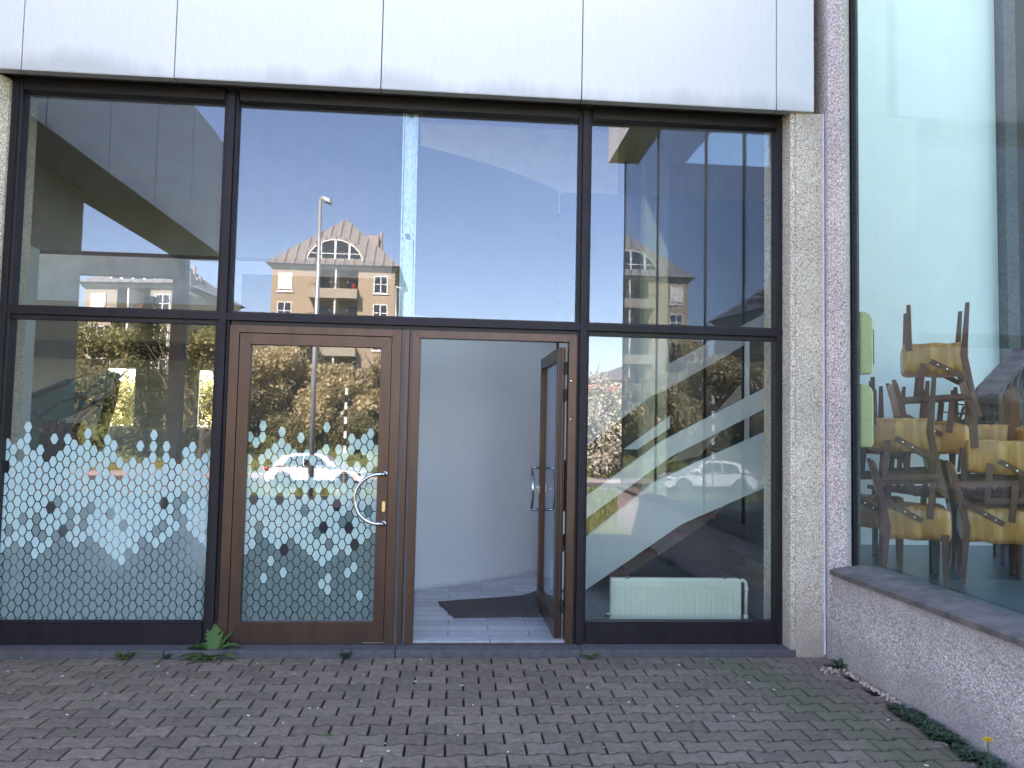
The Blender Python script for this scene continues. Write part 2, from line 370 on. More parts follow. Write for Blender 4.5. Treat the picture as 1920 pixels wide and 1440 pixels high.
def empty(name, loc=(0, 0, 0), rot=(0, 0, 0)):
    o = bpy.data.objects.new(name, None); COL.objects.link(o); o.location = loc; o.rotation_euler = rot; return o
def tag(o, label, cat, group=None):
    o['label'] = label; o['category'] = cat
    if group: o['group'] = group
    return o
def struct(o, kind='structure', label=None): 
    o['kind'] = kind
    if label: o['label'] = label
    return o
def copy_tree(o, parent=None):
    c = o.copy(); COL.objects.link(c)
    if parent: c.parent = parent; c.matrix_parent_inverse = o.matrix_parent_inverse.copy()
    for ch in list(o.children): copy_tree(ch, c)
    return c
def rect_frame(mb, x0, x1, z0, z1, w, y0, y1, mi=0, wt=None, wb=None):   # four mitred members
    wt = w if wt is None else wt; wb = w if wb is None else wb
    for a in (((x0, z0), (x0+w, z0+wb), (x0+w, z1-wt), (x0, z1)), ((x1, z0), (x1, z1), (x1-w, z1-wt), (x1-w, z0+wb)),
              ((x0, z1), (x0+w, z1-wt), (x1-w, z1-wt), (x1, z1)), ((x0, z0), (x1, z0), (x1-w, z0+wb), (x0+w, z0+wb))):
        mb.prism(a, 'y', y0, y1, mi)

GZ = -.04
# ------------------------------------------------------------------ terrain and street (real, across the road)
prof = [(60, .0), (14, .0), (0, -.10), (-9, -.10), (-12, -.2), (-26.3, -1.25), (-26.6, -1.32), (-34.6, -1.32), (-34.8, -1.2), (-37, -1.1), (-40, .1), (-46, 2.6), (-54, 4.2), (-62, 5.0), (-120, 6.), (-900, 8.)]
mb = MB(); xs = [-900, -120, -60, -40, -25, -12, 0, 12, 25, 40, 60, 120, 900]
for y, z in prof:
    for x in xs: mb.v.append((x, y, z))
for i in range(len(prof)-1):
    for j in range(len(xs)-1):
        a = i*len(xs)+j; mb.f.append((a, a+len(xs), a+len(xs)+1, a+1)); mb.m.append(0)
struct(mb.obj('ground', M['lawn']))
mb = MB().box(-150, 150, -34.5, -26.7, -1.30, -1.28); struct(mb.obj('road', M['asphalt']))
mb = MB()
for k in range(-12, 12): mb.box(k*6, k*6+3, -30.75, -30.6, -1.28, -1.274)
struct(mb.obj('road_marking', M['trim']))
struct(MB().box(-150, 150, -36.4, -34.5, -1.35, -1.13).obj('pavement', M['kerb']))
struct(MB().box(-150, 150, -26.75, -26.3, -1.4, -1.15).obj('kerb', M['kerb']))

mb = MB(); yy = [(-6.1, -.10), (-9, -.10), (-12, -.2), (-19, -.721)]
for y, z in yy: mb.v += [(-14, y, z+.006), (1.75, y, z+.006)]
for i in range(3): mb.f.append((2*i, 2*i+2, 2*i+3, 2*i+1)); mb.m.append(0)
struct(mb.obj('forecourt', M['forecourt']))
# interlocking paving: every stone is a waisted block
mb = MB(); Lb, pit_, wa = .2, .13, .018
def outline(cx, cy, g=.0062):
    a, b = pit_/2+wa/2-.010, pit_/2-wa/2-.010; h = Lb/2-g
    xs_ = [-h, -.0625, -.0375, .0375, .0625, h]; hs = [a, a, b, b, a, a]
    pts = [(x, -y) for x, y in zip(xs_, hs)]+[(x, y) for x, y in zip(xs_[::-1], hs[::-1])]
    return [(cx+p[0], cy+p[1]) for p in pts]
rnd = random.Random(3)
for r in range(45):
    y = -.20 - pit_*r
    for k in range(-26, 15):
        x = k*Lb+(.1 if r % 2 else 0)
        if x > 2.66: continue
        dz = rnd.uniform(-.0025, .0025); tx, ty = rnd.uniform(-.012, .012), rnd.uniform(-.012, .012); rot = rnd.uniform(-.012, .012)
        o = outline(0, 0); n = len(o); q = []
        for sc_, zz in ((1, -.03), (1, -.004), (.955, 0)):
            for px, py in o:
                X = px*sc_*(1 if sc_ == 1 else .975/.955); Y = py*sc_
                q.append((x+X*math.cos(rot)-Y*math.sin(rot), y+X*math.sin(rot)+Y*math.cos(rot), GZ+dz+zz+X*tx+Y*ty))
        fs = []
        for l in range(2):
            for i in range(n): fs.append((l*n+i, l*n+(i+1) % n, (l+1)*n+(i+1) % n, (l+1)*n+i))
        c0 = 2*n   # top as quads across the waist
        for i in range(5): fs.append((c0+i, c0+i+1, c0+n-2-i, c0+n-1-i))
        mb.add(q, fs)
struct(mb.obj('paving', M['block']))
struct(MB().box(-5.4, 2.72, -6.1, -.05, -.11, GZ-.020).obj('paving_bed', M['soil']))
mb = MB()
for a, b in ((-3.3, -1.9), (-1.896, -.36), (-.356, .93), (.934, 2.56)): mb.box(a, b, -.135, .03, -.09, .008)
struct(mb.obj('threshold_stone', M['threshold'], bevel=.006))
# debris of joints: small litter, moss cushions
rnd = random.Random(11)
def tuft(mb, x, y, z, r, n, h, w=.006, lean=1., rn=rnd):
    for _ in range(n):
        a = rn.uniform(0, 6.283); rr = r*rn.random(); l = h*rn.uniform(.5, 1.1); la = a+rn.uniform(-.5, .5)
        bx, by = x+rr*math.cos(a)*.5, y+rr*math.sin(a)*.5; dx, dy = math.cos(la)*r*lean, math.sin(la)*r*lean
        px, py = -math.sin(la)*w, math.cos(la)*w
        m1 = (bx+dx*.5, by+dy*.5, z+l*.8); t = (bx+dx, by+dy, z+l*.75)
        mb.add([(bx-px, by-py, z), (bx+px, by+py, z), (m1[0]+px, m1[1]+py, m1[2]), (m1[0]-px, m1[1]-py, m1[2]), t], [(0, 1, 2, 3), (3, 2, 4)])
mb = MB()
for _ in range(110):
    r = rnd.randrange(0, 22); y = -.20-pit_*r-.065; x = rnd.uniform(-3.6, 2.6)
    if rnd.random() < .5: x = rnd.uniform(-3, -.2)
    tuft(mb, x, y+rnd.uniform(-.01, .01), GZ-.012, .02, rnd.randrange(3, 9), .014, .0022)
for x, y in ((-1.15, -1.0), (-1.32, -.93), (-.6, -1.45), (-2.0, -.9), (-1.9, -1.35), (-.1, -1.9), (.35, -1.5), (2.3, -1.2), (2.2, -.7), (-1.2, -1.55), (-2.3, -.55), (-.52, -1.02)): tuft(mb, x, y, GZ-.012, .03, 12, .018, .0035)
struct(mb.obj('joint_weeds', M['weed']), 'stuff', 'small green weeds growing in the paving joints')
mb = MB()
for _ in range(70):
    x, y = rnd.uniform(-3.3, 2.6), -rnd.random()**1.2*2.4-.12; a = rnd.uniform(0, 3.14); l = rnd.uniform(.003, .010); w = l*rnd.uniform(.25, .6)
    c, s_ = math.cos(a), math.sin(a); z = GZ+.003
    mb.hexa([(x+u*c-v_*s_, y+u*s_+v_*c, z) for u, v_ in ((-l, -w), (l, -w), (l, w), (-l, w))], [(x+u*c-v_*s_, y+u*s_+v_*c, z+.003) for u, v_ in ((-l, -w), (l, -w), (l, w*.6), (-l, w))])
struct(mb.obj('litter', M['trim']), 'stuff', 'tiny white petals and bits scattered on the paving')
mb = MB()
def chip(x, y, l, z=GZ):
    a = rnd.uniform(-.6, .6)+.9; w = l*.3; c, s_ = math.cos(a), math.sin(a); t = rnd.uniform(-.4, .4)*l
    mb.hexa([(x+u*c-v_*s_, y+u*s_+v_*c, z+.004) for u, v_ in ((-l, -w), (l, -w), (l, w), (-l, w))], [(x+u*c-v_*s_, y+u*s_+v_*c, z+.010+abs(t)) for u, v_ in ((-l, -w*.7), (l, -w*.7), (l, w*.5), (-l, w*.7))])
for _ in range(150):
    t = rnd.random(); chip(2.665+rnd.uniform(-.03, .025)-.0*t, -.5-t*.58, rnd.uniform(.006, .014))
for _ in range(34): chip(rnd.uniform(2.50, 2.66), rnd.uniform(-.52, -.40), rnd.uniform(.008, .016))
for _ in range(26): chip(rnd.uniform(2.6, 2.69), rnd.uniform(-1.4, -1.15), rnd.uniform(.004, .009))
struct(mb.obj('wood_chips', M['chips']), 'stuff', 'pale wood chips lying along the foot of the wall')
mb = MB()
for _ in range(60):
    t = rnd.random(); tuft(mb, 2.66-rnd.random()*.09, -1.15-t*.9, GZ-.004, .05, 12, .04, .007)
struct(mb.obj('wall_foot_weeds', M['weed_dark']), 'stuff', 'low dark weeds along the foot of the window wall')

def toothed_leaf(mb, base, az, length, width, rise, droop, rn, teeth=7):
    d = Vector((math.cos(az), math.sin(az), 0)); sd = Vector((-d.y, d.x, 0)); c = []; L_ = []; R_ = []
    n = teeth*2
    for i in range(n+1):
        t = i/n; p = Vector(base)+d*length*t*(1-.25*rise)+Vector((0, 0, length*(rise*t-droop*t*t)))
        p.z = max(p.z, GZ+.006)
        w = width*math.sin(math.pi*min(1, .12+t*.86))**.8*(1 if i % 2 else .48)*rn.uniform(.8, 1.15)
        if i == n: w = .002
        fold = Vector((0, 0, w*.45)); c.append(p); L_.append(p+sd*w+fold-d*(0 if i % 2 == 0 else .006)); R_.append(p-sd*w+fold)
    o = len(mb.v); mb.v += [tuple(x) for x in c+L_+R_]
    for i in range(n):
        mb.f += [(o+i, o+i+1, o+n+1+i+1, o+n+1+i), (o+2*(n+1)+i, o+2*(n+1)+i+1, o+i+1, o+i)]; mb.m += [0, 0]
rn = random.Random(5)
mb = MB()
for az, l, w, ri, dr in ((100, .27, .040, 1.05, .15), (120, .21, .042, .95, .15), (172, .25, .042, .75, .62), (190, .24, .040, .40, .36), (205, .22, .040, .22, .2), (235, .19, .040, .25, .22), (15, .24, .044, .80, .62), (355, .24, .044, .50, .45), (335, .22, .044, .28, .25), (45, .19, .026, 1.0, .3), (290, .15, .034, .25, .2), (70, .14, .022, 1.1, .1), (150, .19, .036, .9, .6), (260, .15, .034, .3, .25)):
    toothed_leaf(mb, (-1.58, -.11, GZ+.004), R(az), l, w, ri, dr, rn)
tag(mb.obj('dandelion_plant', M['weed'], smooth=True), 'large dandelion plant with jagged leaves beside the closed brown door', 'weed')
mb = MB()
for az in range(0, 360, 40): toothed_leaf(mb, (1.0, -.15, GZ+.004), R(az+rn.uniform(-15, 15)), rn.uniform(.07, .11), .014, rn.uniform(.2, .9), .3, rn, 5)
tag(mb.obj('dandelion_plant', M['weed'], smooth=True), 'small green rosette weed in front of the post right of the open doorway', 'weed')
mb = MB()
for az in range(0, 360, 36): toothed_leaf(mb, (2.655, -.40, GZ+.004), R(az+rn.uniform(-15, 15)), rn.uniform(.07, .10), .018, rn.uniform(.3, 1.2), .3, rn, 5)
tag(mb.obj('dandelion_plant', M['weed_dark'], smooth=True), 'dark green weed in the corner where the low wall starts', 'weed')
mb = MB()
for k in range(7):
    for az in range(0, 360, 60): toothed_leaf(mb, (2.66-.012*(k % 3), -1.32-.08*k, GZ+.003), R(az+rn.uniform(-25, 25)), rn.uniform(.05, .09), .017, rn.uniform(.1, .6), .3, rn, 5)
tag(mb.obj('dandelion_plant', M['weed_dark'], smooth=True), 'row of dark leafy weeds hugging the low wall near the yellow flower', 'weed')
fl = empty('dandelion_flower', (2.60, -1.93, GZ)); tag(fl, 'single yellow dandelion flower on its stem beside the low wall', 'flower')
MB().tube([(.02, .02, 0), (.01, .01, .07), (0, 0, .135)], .0025, 6).obj('stem', M['weed'], fl)
mb = MB()
for ring, (rr, zz, nn) in enumerate(((.024, .137, 22), (.018, .143, 18), (.011, .148, 12))):
    for k in range(nn):
        a = 6.283*k/nn+ring*.2; c, s_ = math.cos(a), math.sin(a); w = .0028
        mb.add([(-s_*w*.5, c*w*.5, zz-.002), (s_*w*.5, -c*w*.5, zz-.002), (rr*c+s_*w, rr*s_-c*w, zz), (rr*c-s_*w, rr*s_+c*w, zz)], [(0, 1, 2, 3)])
mb.obj('petals', M['petal'], fl)
mb = MB()
for k in range(46):
    a = rn.uniform(-1.0, 1.3); l = rn.uniform(.1, .26); z0 = rn.uniform(.0, .1)
    p0 = Vector((-3.22, -.12-rn.random()*.12, GZ)); d = Vector((math.cos(a)*.9, -abs(math.sin(a))*.35, rn.uniform(.25, .95))).normalized()
    for j in range(12):
        t = j/12; q = p0+d*l*t; n1 = Vector((rn.uniform(-1, 1), rn.uniform(-1, 1), rn.uniform(-.3, 1))).normalized()*rn.uniform(.012, .028)
        sd = n1.cross(d).normalized()*.004; mb.add([q-sd, q+sd, q+n1+sd*.3, q+n1-sd*.3], [(0, 1, 2, 3)])
tag(mb.obj('scrubby_weed', M['weed_dark']), 'bushy dark scrub at the foot of the concrete pier behind the left window', 'weed')
for x, y, r, n, h, lb in ((-2.14, -.15, .06, 60, .06, 'grassy tuft with dry stalks below the dotted window'), (-1.87, -.14, .03, 26, .05, 'tiny weed tuft between the stalky grass and the big dandelion'), (-.69, -.15, .045, 30, .07, 'small weed tuft in front of the closed brown door')):
    mb = MB(); tuft(mb, x, y, GZ-.004, r, n, h, .005)
    if n == 60:
        for q in range(4):
            s0 = rn.uniform(-.5, .5); mb.tube([(x, y, GZ), (x+.09, y-.02+s0*.03, GZ+.07), (x+.2, y-.05+s0*.05, GZ+.05), (x+.27, y-.1+s0*.1, GZ+.008)], .0012, 4)
    tag(mb.obj('weed_tuft', M['weed_dark'] if n < 60 else M['grass']), lb, 'weed')

# ------------------------------------------------------------------ glazed facade
fac = empty('glazed_facade', (0, 0, 0)); tag(fac, 'dark framed window wall of large reflecting panes above and beside the doors', 'window wall')
GY0, GY1 = .060, .068
panes = [(-3.085, -1.70, 2.337, 3.865), (-1.605, .887, 2.337, 3.865), (.983, 2.396, 2.337, 3.865), (-3.10, -1.70, .165, 2.24), (.985, 2.396, .165, 2.24)]
plabs = ['upper left pane mirroring the canopy and a far building', 'wide upper middle pane mirroring blue sky and an apartment house', 'upper right pane with dim layered reflections', 'lower left pane with frosted dots', 'lower right pane in front of stairs and radiator']
for (x0, x1, z0, z1), lb in zip(panes, plabs):
    o = MB().box(x0-.012, x1+.012, GY0, GY1, z0-.012, z1+.012).obj('window_pane', M['glass'], fac); o['label'] = lb
for x, z0, z1 in ((-1.645, -.0, 3.92), (.937, -.0, 3.92)):
    c = MB().box(x-.0245, x+.0245, 0, .056, z0, z1); c.box(x-.052, x-.0247, .026, .11, z0, z1-.001); c.box(x+.0247, x+.046, .026, .11, z0, z1-.001)
    c.obj('mullion', M['mullion'], fac, bevel=.002)
for x0, x1 in ((-3.155, -3.085), (2.396, 2.44)):
    MB().box(x0, x1, .008, .11, 0, 3.95).obj('side_frame', M['frame_dark'], fac, bevel=.003)
MB().box(2.40, 2.428, -.004, .0075, .01, 3.93).obj('side_cap', M['mullion'], fac, bevel=.002)
MB().box(-3.13, -3.105, -.004, .0075, .01, 3.93).obj('side_cap', M['mullion'], fac, bevel=.002)
for a, b in ((-3.16, -1.670), (-1.620, .912), (.962, 2.458)):
    MB().box(a, b, .001, .054, 2.270, 2.322).obj('transom', M['mullion'], fac, bevel=.002)
for a, b in ((-3.085, -1.698), (-1.59, .89), (.984, 2.396)):
    MB().box(a, b, .030, .108, 2.240, 2.2695, 0).box(a, b, .034, .108, 2.3225, 2.337, 0).obj('transom_frame', M['frame_dark'], fac)
    MB().box(a, b, .012, .108, 3.865, 3.96).obj('head_frame', M['frame_dark'], fac, bevel=.003)
for a, b in ((-3.085, -1.698), (.984, 2.396)):
    c = MB().box(a, b, .012, .10, .012, .150); c.box(a, b, .018, .10, .1502, .1655)
    c.obj('bottom_panel', M['mullion'], fac, bevel=.003)

# dots of frosted film on the lower left pane and the closed door
def hexes(mb, x0, x1, z0, top, dark, bright, xo, light_z, y, holes, rn):
    pts = [(-.0270, 0), (-.0106, -.0362), (.0106, -.0362), (.0270, 0), (.0106, .0362), (-.0106, .0362)]
    ncol = int((x1-x0)/.0447)+3
    for i in range(-1, ncol):
        cx = xo+.0447*i
        tz = min(top, key=lambda t: abs(t[0]-cx))[1]
        for k in range(-1, 22):
            cz = .1795+.0792*k+(.0396 if i % 2 else 0)
            if cz > tz+.02: continue
            if any(abs(a-cx) < .03 and abs(b-cz) < .03 for a, b in dark): continue
            depth = (tz-cz)/.0792
            if depth > .8 and cz > 1.13 and rn.random() < holes: continue
            mi = 0
            lim = light_z+.07*math.sin(cx*9)+.05*math.sin(cx*23+1)
            if cz < lim: mi = 1
            elif cz < lim+.28 and rn.random() < .22: mi = 1
            if any(abs(a-cx) < .03 and abs(b-cz) < .03 for a, b in bright): mi = 2
            poly = []
            P = [(cx+a, cz+b) for a, b in pts]
            for test in (lambda p: p[0]-x0, lambda p: x1-p[0], lambda p: p[1]-z0):
                Q = []
                for a, b in zip(P, P[1:]+P[:1]):
                    fa, fb = test(a), test(b)
                    if fa >= 0: Q.append(a)
                    if fa*fb < 0: t = fa/(fa-fb); Q.append((a[0]+t*(b[0]-a[0]), a[1]+t*(b[1]-a[1])))
                P = Q
                if len(P) < 3: break
            if len(P) >= 3: mb.add([(a, y, b) for a, b in P], [tuple(range(len(P)))], mi)
LD = [(-2.681, 1.136), (-2.866, 1.058), (-2.777, .903), (-2.65, .782), (-2.552, .778), (-2.817, .62), (-2.104, .779), (-1.922, .781), (-1.833, .861), (-1.745, .936), (-2.012, .947), (-2.06, .5), (-2.947, .341)]
LB = [(-3.04, .575), (-2.951, .415), (-2.637, .376), (-2.506, .257), (-2.417, .498), (-2.195, .46), (-1.792, .42), (-1.833, .38)]
LT = [(-3.093, 1.419), (-3.044, 1.379), (-2.999, 1.421), (-2.958, 1.541), (-2.912, 1.34), (-2.866, 1.382), (-2.816, 1.26), (-2.779, 1.462), (-2.729, 1.339), (-2.69, 1.464), (-2.644, 1.424), (-2.596, 1.383), (-2.556, 1.504), (-2.508, 1.381), (-2.462, 1.344), (-2.42, 1.461), (-2.378, 1.42), (-2.326, 1.301), (-2.284, 1.264), (-2.239, 1.303), (-2.193, 1.424), (-2.149, 1.304), (-2.112, 1.505), (-2.058, 1.223), (-2.015, 1.423), (-1.969, 1.303), (-1.926, 1.262), (-1.883, 1.384), (-1.84, 1.422), (-1.786, 1.302), (-1.742, 1.345), (-1.699, 1.387)]
DT = [(-1.438, 1.434), (-1.391, 1.397), (-1.348, 1.516), (-1.302, 1.319), (-1.258, 1.358), (-1.212, 1.477), (-1.166, 1.359), (-1.119, 1.322), (-1.076, 1.437), (-1.028, 1.315), (-.989, 1.274), (-.944, 1.321), (-.897, 1.517), (-.85, 1.24), (-.807, 1.357), (-.764, 1.32), (-.718, 1.44), (-.674, 1.398), (-.629, 1.441), (-.584, 1.476), (-.542, 1.358)]
DD = [(-1.397, 1.017), (-1.215, .999), (-1.079, 1.035), (-.99, 1.037), (-.899, 1.038), (-.805, .959), (-.895, .799), (-.718, .801), (-.676, .68), (-1.167, .642)]
DB = [(-1.307, .436), (-1.17, .476), (-1.261, .556), (-.857, .438), (-.898, .395), (-.858, .358), (-.63, .319), (-.721, .478), (-.681, .52)]
rn = random.Random(21)
mb = MB(); hexes(mb, -3.10, -1.70, .167, LT, LD, LB, -3.0806, .66, .0588, .13, rn)
o = mb.obj('hexagon_pattern', [M['film'], M['film_grey'], M['film_bright']], fac)
o['label'] = 'frosted film of pale blue hexagons on the lower left pane'

# ------------------------------------------------------------------ doors
d1 = empty('closed_door', (-.97, .03, 0)); tag(d1, 'closed brown aluminium door with frosted dots and curved steel handle', 'door')
def child(mb, name, mats, par, **k):
    o = mb.obj(name, mats, par, **k); o.location = Vector(o.location)-par.location; return o
mb = MB(); rect_frame(mb, -1.592, -.385, .010, 2.238, .066, .012, .10, 0, .052, .004)
child(mb, 'door_frame', M['bronze'], d1, bevel=.0015)
mb = MB(); mb.box(-.3845, -.362, .020, .10, .010, 2.238, 1); mb.box(-.3615, -.328, .012, .10, .010, 2.238, 0); mb.box(-.3275, -.323, .03, .10, .01, 2.238, 2); mb.box(-.3225, -.306, .020, .10, .010, 2.238, 1)
child(mb, 'centre_post', [M['bronze'], M['greystrip'], M['groove']], d1)
leaf = MB(); rect_frame(leaf, -1.522, -.454, .022, 2.182, .0755, .016, .085, 0, .078, .140)
lf = child(leaf, 'door_leaf', M['bronze'], d1, bevel=.0015)
child(MB().box(-1.453, -.513, .048, .056, .155, 2.112), 'door_pane', M['glass_door'], d1)
mb = MB(); hexes(mb, -1.446, -.5295, .163, DT, DD, DB, -1.438, .66, .0590, .16, rn)
o = child(mb, 'hexagon_pattern', [M['film_door'], M['film_grey'], M['film_bright']], d1); o['label'] = 'frosted film of pale blue hexagons on the door pane'
def c_handle(sy=1, y0=.016):
    mb = MB(); P = [(-.475, y0, 1.203), (-.475, y0-.045*sy, 1.203), (-.50, y0-.058*sy, 1.2025)]
    for k in range(1, 18):
        a = R(90+180*k/18); P.append((-.505+.172*math.cos(a)*1.0, y0-.06*sy, 1.028+.174*math.sin(a)))
    P += [(-.50, y0-.058*sy, .8535), (-.475, y0-.045*sy, .853), (-.475, y0, .853)]
    mb.tube(P, .0125, 12); mb.tube([(-.475, y0-.004*sy, 1.203), (-.475, y0-.012*sy, 1.203)], .019, 16); mb.tube([(-.475, y0-.004*sy, .853), (-.475, y0-.012*sy, .853)], .019, 16)
    return mb
child(c_handle(), 'pull_handle', M['steel'], d1, smooth=True)
mb = MB(); mb.prism([(-.478+.0115*math.cos(R(a)), .972+(.026 if 0 <= a <= 180 else -.026)+.0115*math.sin(R(a))) for a in list(range(0, 181, 20))+list(range(180, 360, 20))], 'y', .006, .018)
child(mb, 'lock_escutcheon', M['brass'], d1)

d2 = empty('open_door', (.30, .03, 0)); tag(d2, 'open brown door swung inward on the right with steel bow handles', 'door')
mb = MB(); rect_frame(mb, -.3055, .892, .010, 2.238, .058, .012, .10, 0, .054, .004); child(mb, 'door_frame', M['bronze'], d2, bevel=.0015)
mb = MB(); mb.box(.790, .806, .0085, .013, 1.60, 1.92)
mb.tube([(.798, .008, 1.90), (.798, .004, 1.90)], .004, 8, 1); mb.tube([(.798, .008, 1.62), (.798, .004, 1.62)], .004, 8, 1)
ot = child(mb, 'strike_plate', [M['bronze'], M['steel']], d2); ot.location.x += .052
lf = empty('door_leaf', (.772, .055, 0)); lf.parent = d2; lf.location = Vector((.792, .075, 0))-d2.location
lf.rotation_euler = (0, 0, R(90.5))
# leaf local frame: x along the leaf, y across its thickness, z up
mb = MB(); rect_frame(mb, 0, 1.055, .03, 2.150, .075, -.028, .028, 0, .09, .15); mb.obj('leaf_frame', M['bronze'], lf, bevel=.002)
mb = MB(); mb.box(-.004, .0005, -.020, -.013, .035, 2.145, 0); mb.box(-.004, .0005, .0, .006, .035, 2.145, 0); mb.box(-.0035, .0005, .014, .02, .035, 2.145, 0)
mb.obj('edge_seal', M['groove'], lf)
MB().box(.07, .985, -.004, .004, .175, 2.065).obj('leaf_pane', M['glass_leaf'], lf)
for sy in (1, -1):
    P = [(.96, .028*sy, 1.21), (.96, .085*sy, 1.21), (.955, .10*sy, 1.205)]
    for k in range(1, 12):
        t = k/12; P.append((.955-.10*math.sin(math.pi*t), (.10+.0*t)*sy, 1.205-.345*t))
    P += [(.955, .10*sy, .86), (.96, .085*sy, .855), (.96, .028*sy, .855)]
    MB().tube(P, .0125, 10).obj('pull_handle', M['steel'], lf, smooth=True)
MB().box(.995, 1.015, .028, .034, .99, 1.06).tube([(1.005, .034, 1.04), (1.005, .06, 1.04), (.90, .06, 1.04)], .006, 8).obj('lock_lever', M['steel'], lf)
mb = MB()
for z in (.22, 1.75, 1.95): mb.box(.806, .826, .03, .07, z, z+.09)
child(mb, 'hinge', M['black'], d2)
# door mat with one lifted edge
mp = [(-.09, 1.18), (.05, .66), (.74, .71), (.80, 1.47)]
mb = MB(); N = 14; top = []; 
for i in range(N+1):
    u = i/N
    for j in (0, 1):
        a = Vector(mp[1 if j == 0 else 0]); b = Vector(mp[2 if j == 0 else 3]); p = a.lerp(b, u); zz = .034+(max(0, u-.78)**2*(.8 if j else .1)); top.append((p.x, p.y, zz))
o_ = [(x, y, z+.012) for x, y, z in top]; n2 = len(top)
fs = []
for i in range(N):
    a, b, c, d = 2*i, 2*i+2, 2*i+3, 2*i+1; fs += [(a+n2, b+n2, c+n2, d+n2), (d, c, b, a), (a, b, b+n2, a+n2), (c, d, d+n2, c+n2)]
fs += [(0, n2, n2+1, 1), (2*N, 2*N+1, n2+2*N+1, n2+2*N)]
tag(mb.add(top+o_, fs).obj('door_mat', M['mat_dark']), 'dark brown door mat on the marble floor inside the open door', 'mat')

# ------------------------------------------------------------------ cladding band, soffit, piers
fas = empty('fascia', (0, -.17, 3.93)); tag(fas, 'band of tall white cladding panels above the window wall', 'fascia')
sx_ = [-3.30, -3.005, -1.99, -.569, .868, 2.317, 2.607]
lbs = ['narrow panel at the left end', 'panel above the left window', 'panel above the closed door', 'panel above the open doorway', 'panel above the right window', 'narrow panel at the right end']
for i in range(6):
    g = .0035; z0 = 3.929-(0 if i else -.001)
    c = MB().box(sx_[i]+g, sx_[i+1]-g, -.17, -.14, z0, 5.55); c.box(sx_[i]+g, sx_[i+1]-g, -.1715, -.1, z0-.006, z0-.0005)
    o = c.obj('cladding_panel', M['clad'], fas, bevel=.003); o.location = Vector(o.location)-fas.location; o['label'] = lbs[i]
c = MB().box(-3.30, 2.606, -.139, .3, 3.962, 5.5); o = c.obj('backing', M['soffit'], fas); o.location = -fas.location
tag(MB().box(2.441, 2.478, -.13, .35, -.1, 3.955).add([], []).prism([(2.478, -.142), (2.69, -.142), (2.69, .35), (2.4785, .35)], 'z', -.1, 3.925).obj('concrete_pier', M['agg'], bevel=.004), 'pinkish exposed aggregate pier right of the window wall under the white panels', 'pier')
tag(MB().prism([(-3.28, -.10), (-3.19, -.10), (-3.157, -.02), (-3.157, .35), (-3.28, .35)], 'z', -.1, 3.925).obj('concrete_pier', M['agg'], bevel=.004), 'grey aggregate pier at the left end of the window wall', 'pier')
# ------------------------------------------------------------------ right wing
TL = 0.0
def wx(x, y): return x+TL*(-y)
LWT = .022
def wbox(mb, x0, x1, y0, y1, z0, z1, mi=0):
    q = lambda z: [(wx(x0, y0), y0, z), (wx(x1, y0), y0, z), (wx(x1, y1), y1, z), (wx(x0, y1), y1, z)]
    a, b = q(z0), q(z1)
    if y1 < y0: a, b = b, a
    return mb.hexa(a, b, mi)
mb = MB(); q = [(2.692, -.012), (2.700, -.19), (2.80, -.235), (2.915, -.10), (2.93, .3), (2.70, .3)]
mb.prism(q[::-1], 'z', -.1, 9.1); tag(mb.obj('wing_pier', M['agg_wing'], bevel=.004), 'tall chamfered aggregate pier in the corner beside the tall side window', 'pier')
tag(MB().tube([(2.687, -.146, -.02), (2.684, -.148, .5), (2.684, -.148, 2.2), (2.684, -.148, 3.92)], .0075, 8).obj('sealant_joint', M['sealant']), 'white vertical sealant bead between the two aggregate piers', 'sealant')
lw = empty('low_wall', (2.8, -4.4, 0)); tag(lw, 'stained aggregate parapet wall below the tall side window', 'wall')
mb = MB(); mb.hexa([(2.85, -7.4, -.12), (2.93, -7.4, -.12), (2.93, -.24, -.12), (2.693, -.24, -.12)], [(2.85, -7.4, .575), (2.93, -7.4, .575), (2.93, -.24, .575), (2.693, -.24, .575)]); child(mb, 'wall_body', M['agg_low'], lw)
mb = MB(); NN = 60; vs = []
for i in range(NN+1):
    y = -.235-7.2*i/NN; j = (noise.noise(Vector((y*5, 0, 0)))*.012)
    for x, z, t_ in ((2.672+j*.6, .56, .022), (2.670+j, .592, .022), (2.71, .604+j*.3, .022), (2.98, .635, TL), (2.98, .56, TL)): vs.append((x-t_*y, y, z))
fs = [tuple(range(5))]+[tuple(NN*5+k for k in range(5))[::-1]]
for i in range(NN):
    for k in range(5): fs.append((i*5+k, (i+1)*5+k, (i+1)*5+(k+1) % 5, i*5+(k+1) % 5))
child(mb.add(vs, fs), 'sill', M['sill'], lw)
ww = empty('wing_window', (2.95, -4.4, .6)); tag(ww, 'tall green tinted shop window running along the right wing', 'window')
ys = [-.10, -1.9, -3.1, -5.25, -7.45]
for a, b in zip(ys, ys[1:]):
    mb = MB(); wbox(mb, 2.925, 2.935, b+.008, a-.008, .60, 6.30); child(mb, 'window_pane', M['glass_wing'], ww)
for a in ys:
    mb = MB(); wbox(mb, 2.915, 2.95, a-.008 if a != ys[0] else a-.024, a+.008 if a != ys[0] else a+.01, .60, 6.30); child(mb, 'gasket', M['groove'], ww)
mb = MB(); wbox(mb, 2.66, 4.0, -7.6, .4, 6.31, 8.6); tag(mb.obj('wing_fascia', M['clad']), 'high white fascia of the right wing seen mirrored in the right pane', 'fascia')
tag(MB().box(3.08, 3.47, -6.9, -6.6, .36, 6.30).obj('interior_column', M['render2']), 'pale column behind the street end of the side window, mirrored in the right panes', 'column')
tag(MB().box(2.96, 9.4, -7.55, -7.40, -.1, 6.30).obj('wing_wall', M['dark_wall']), 'dark end wall of the wing towards the street', 'wall')
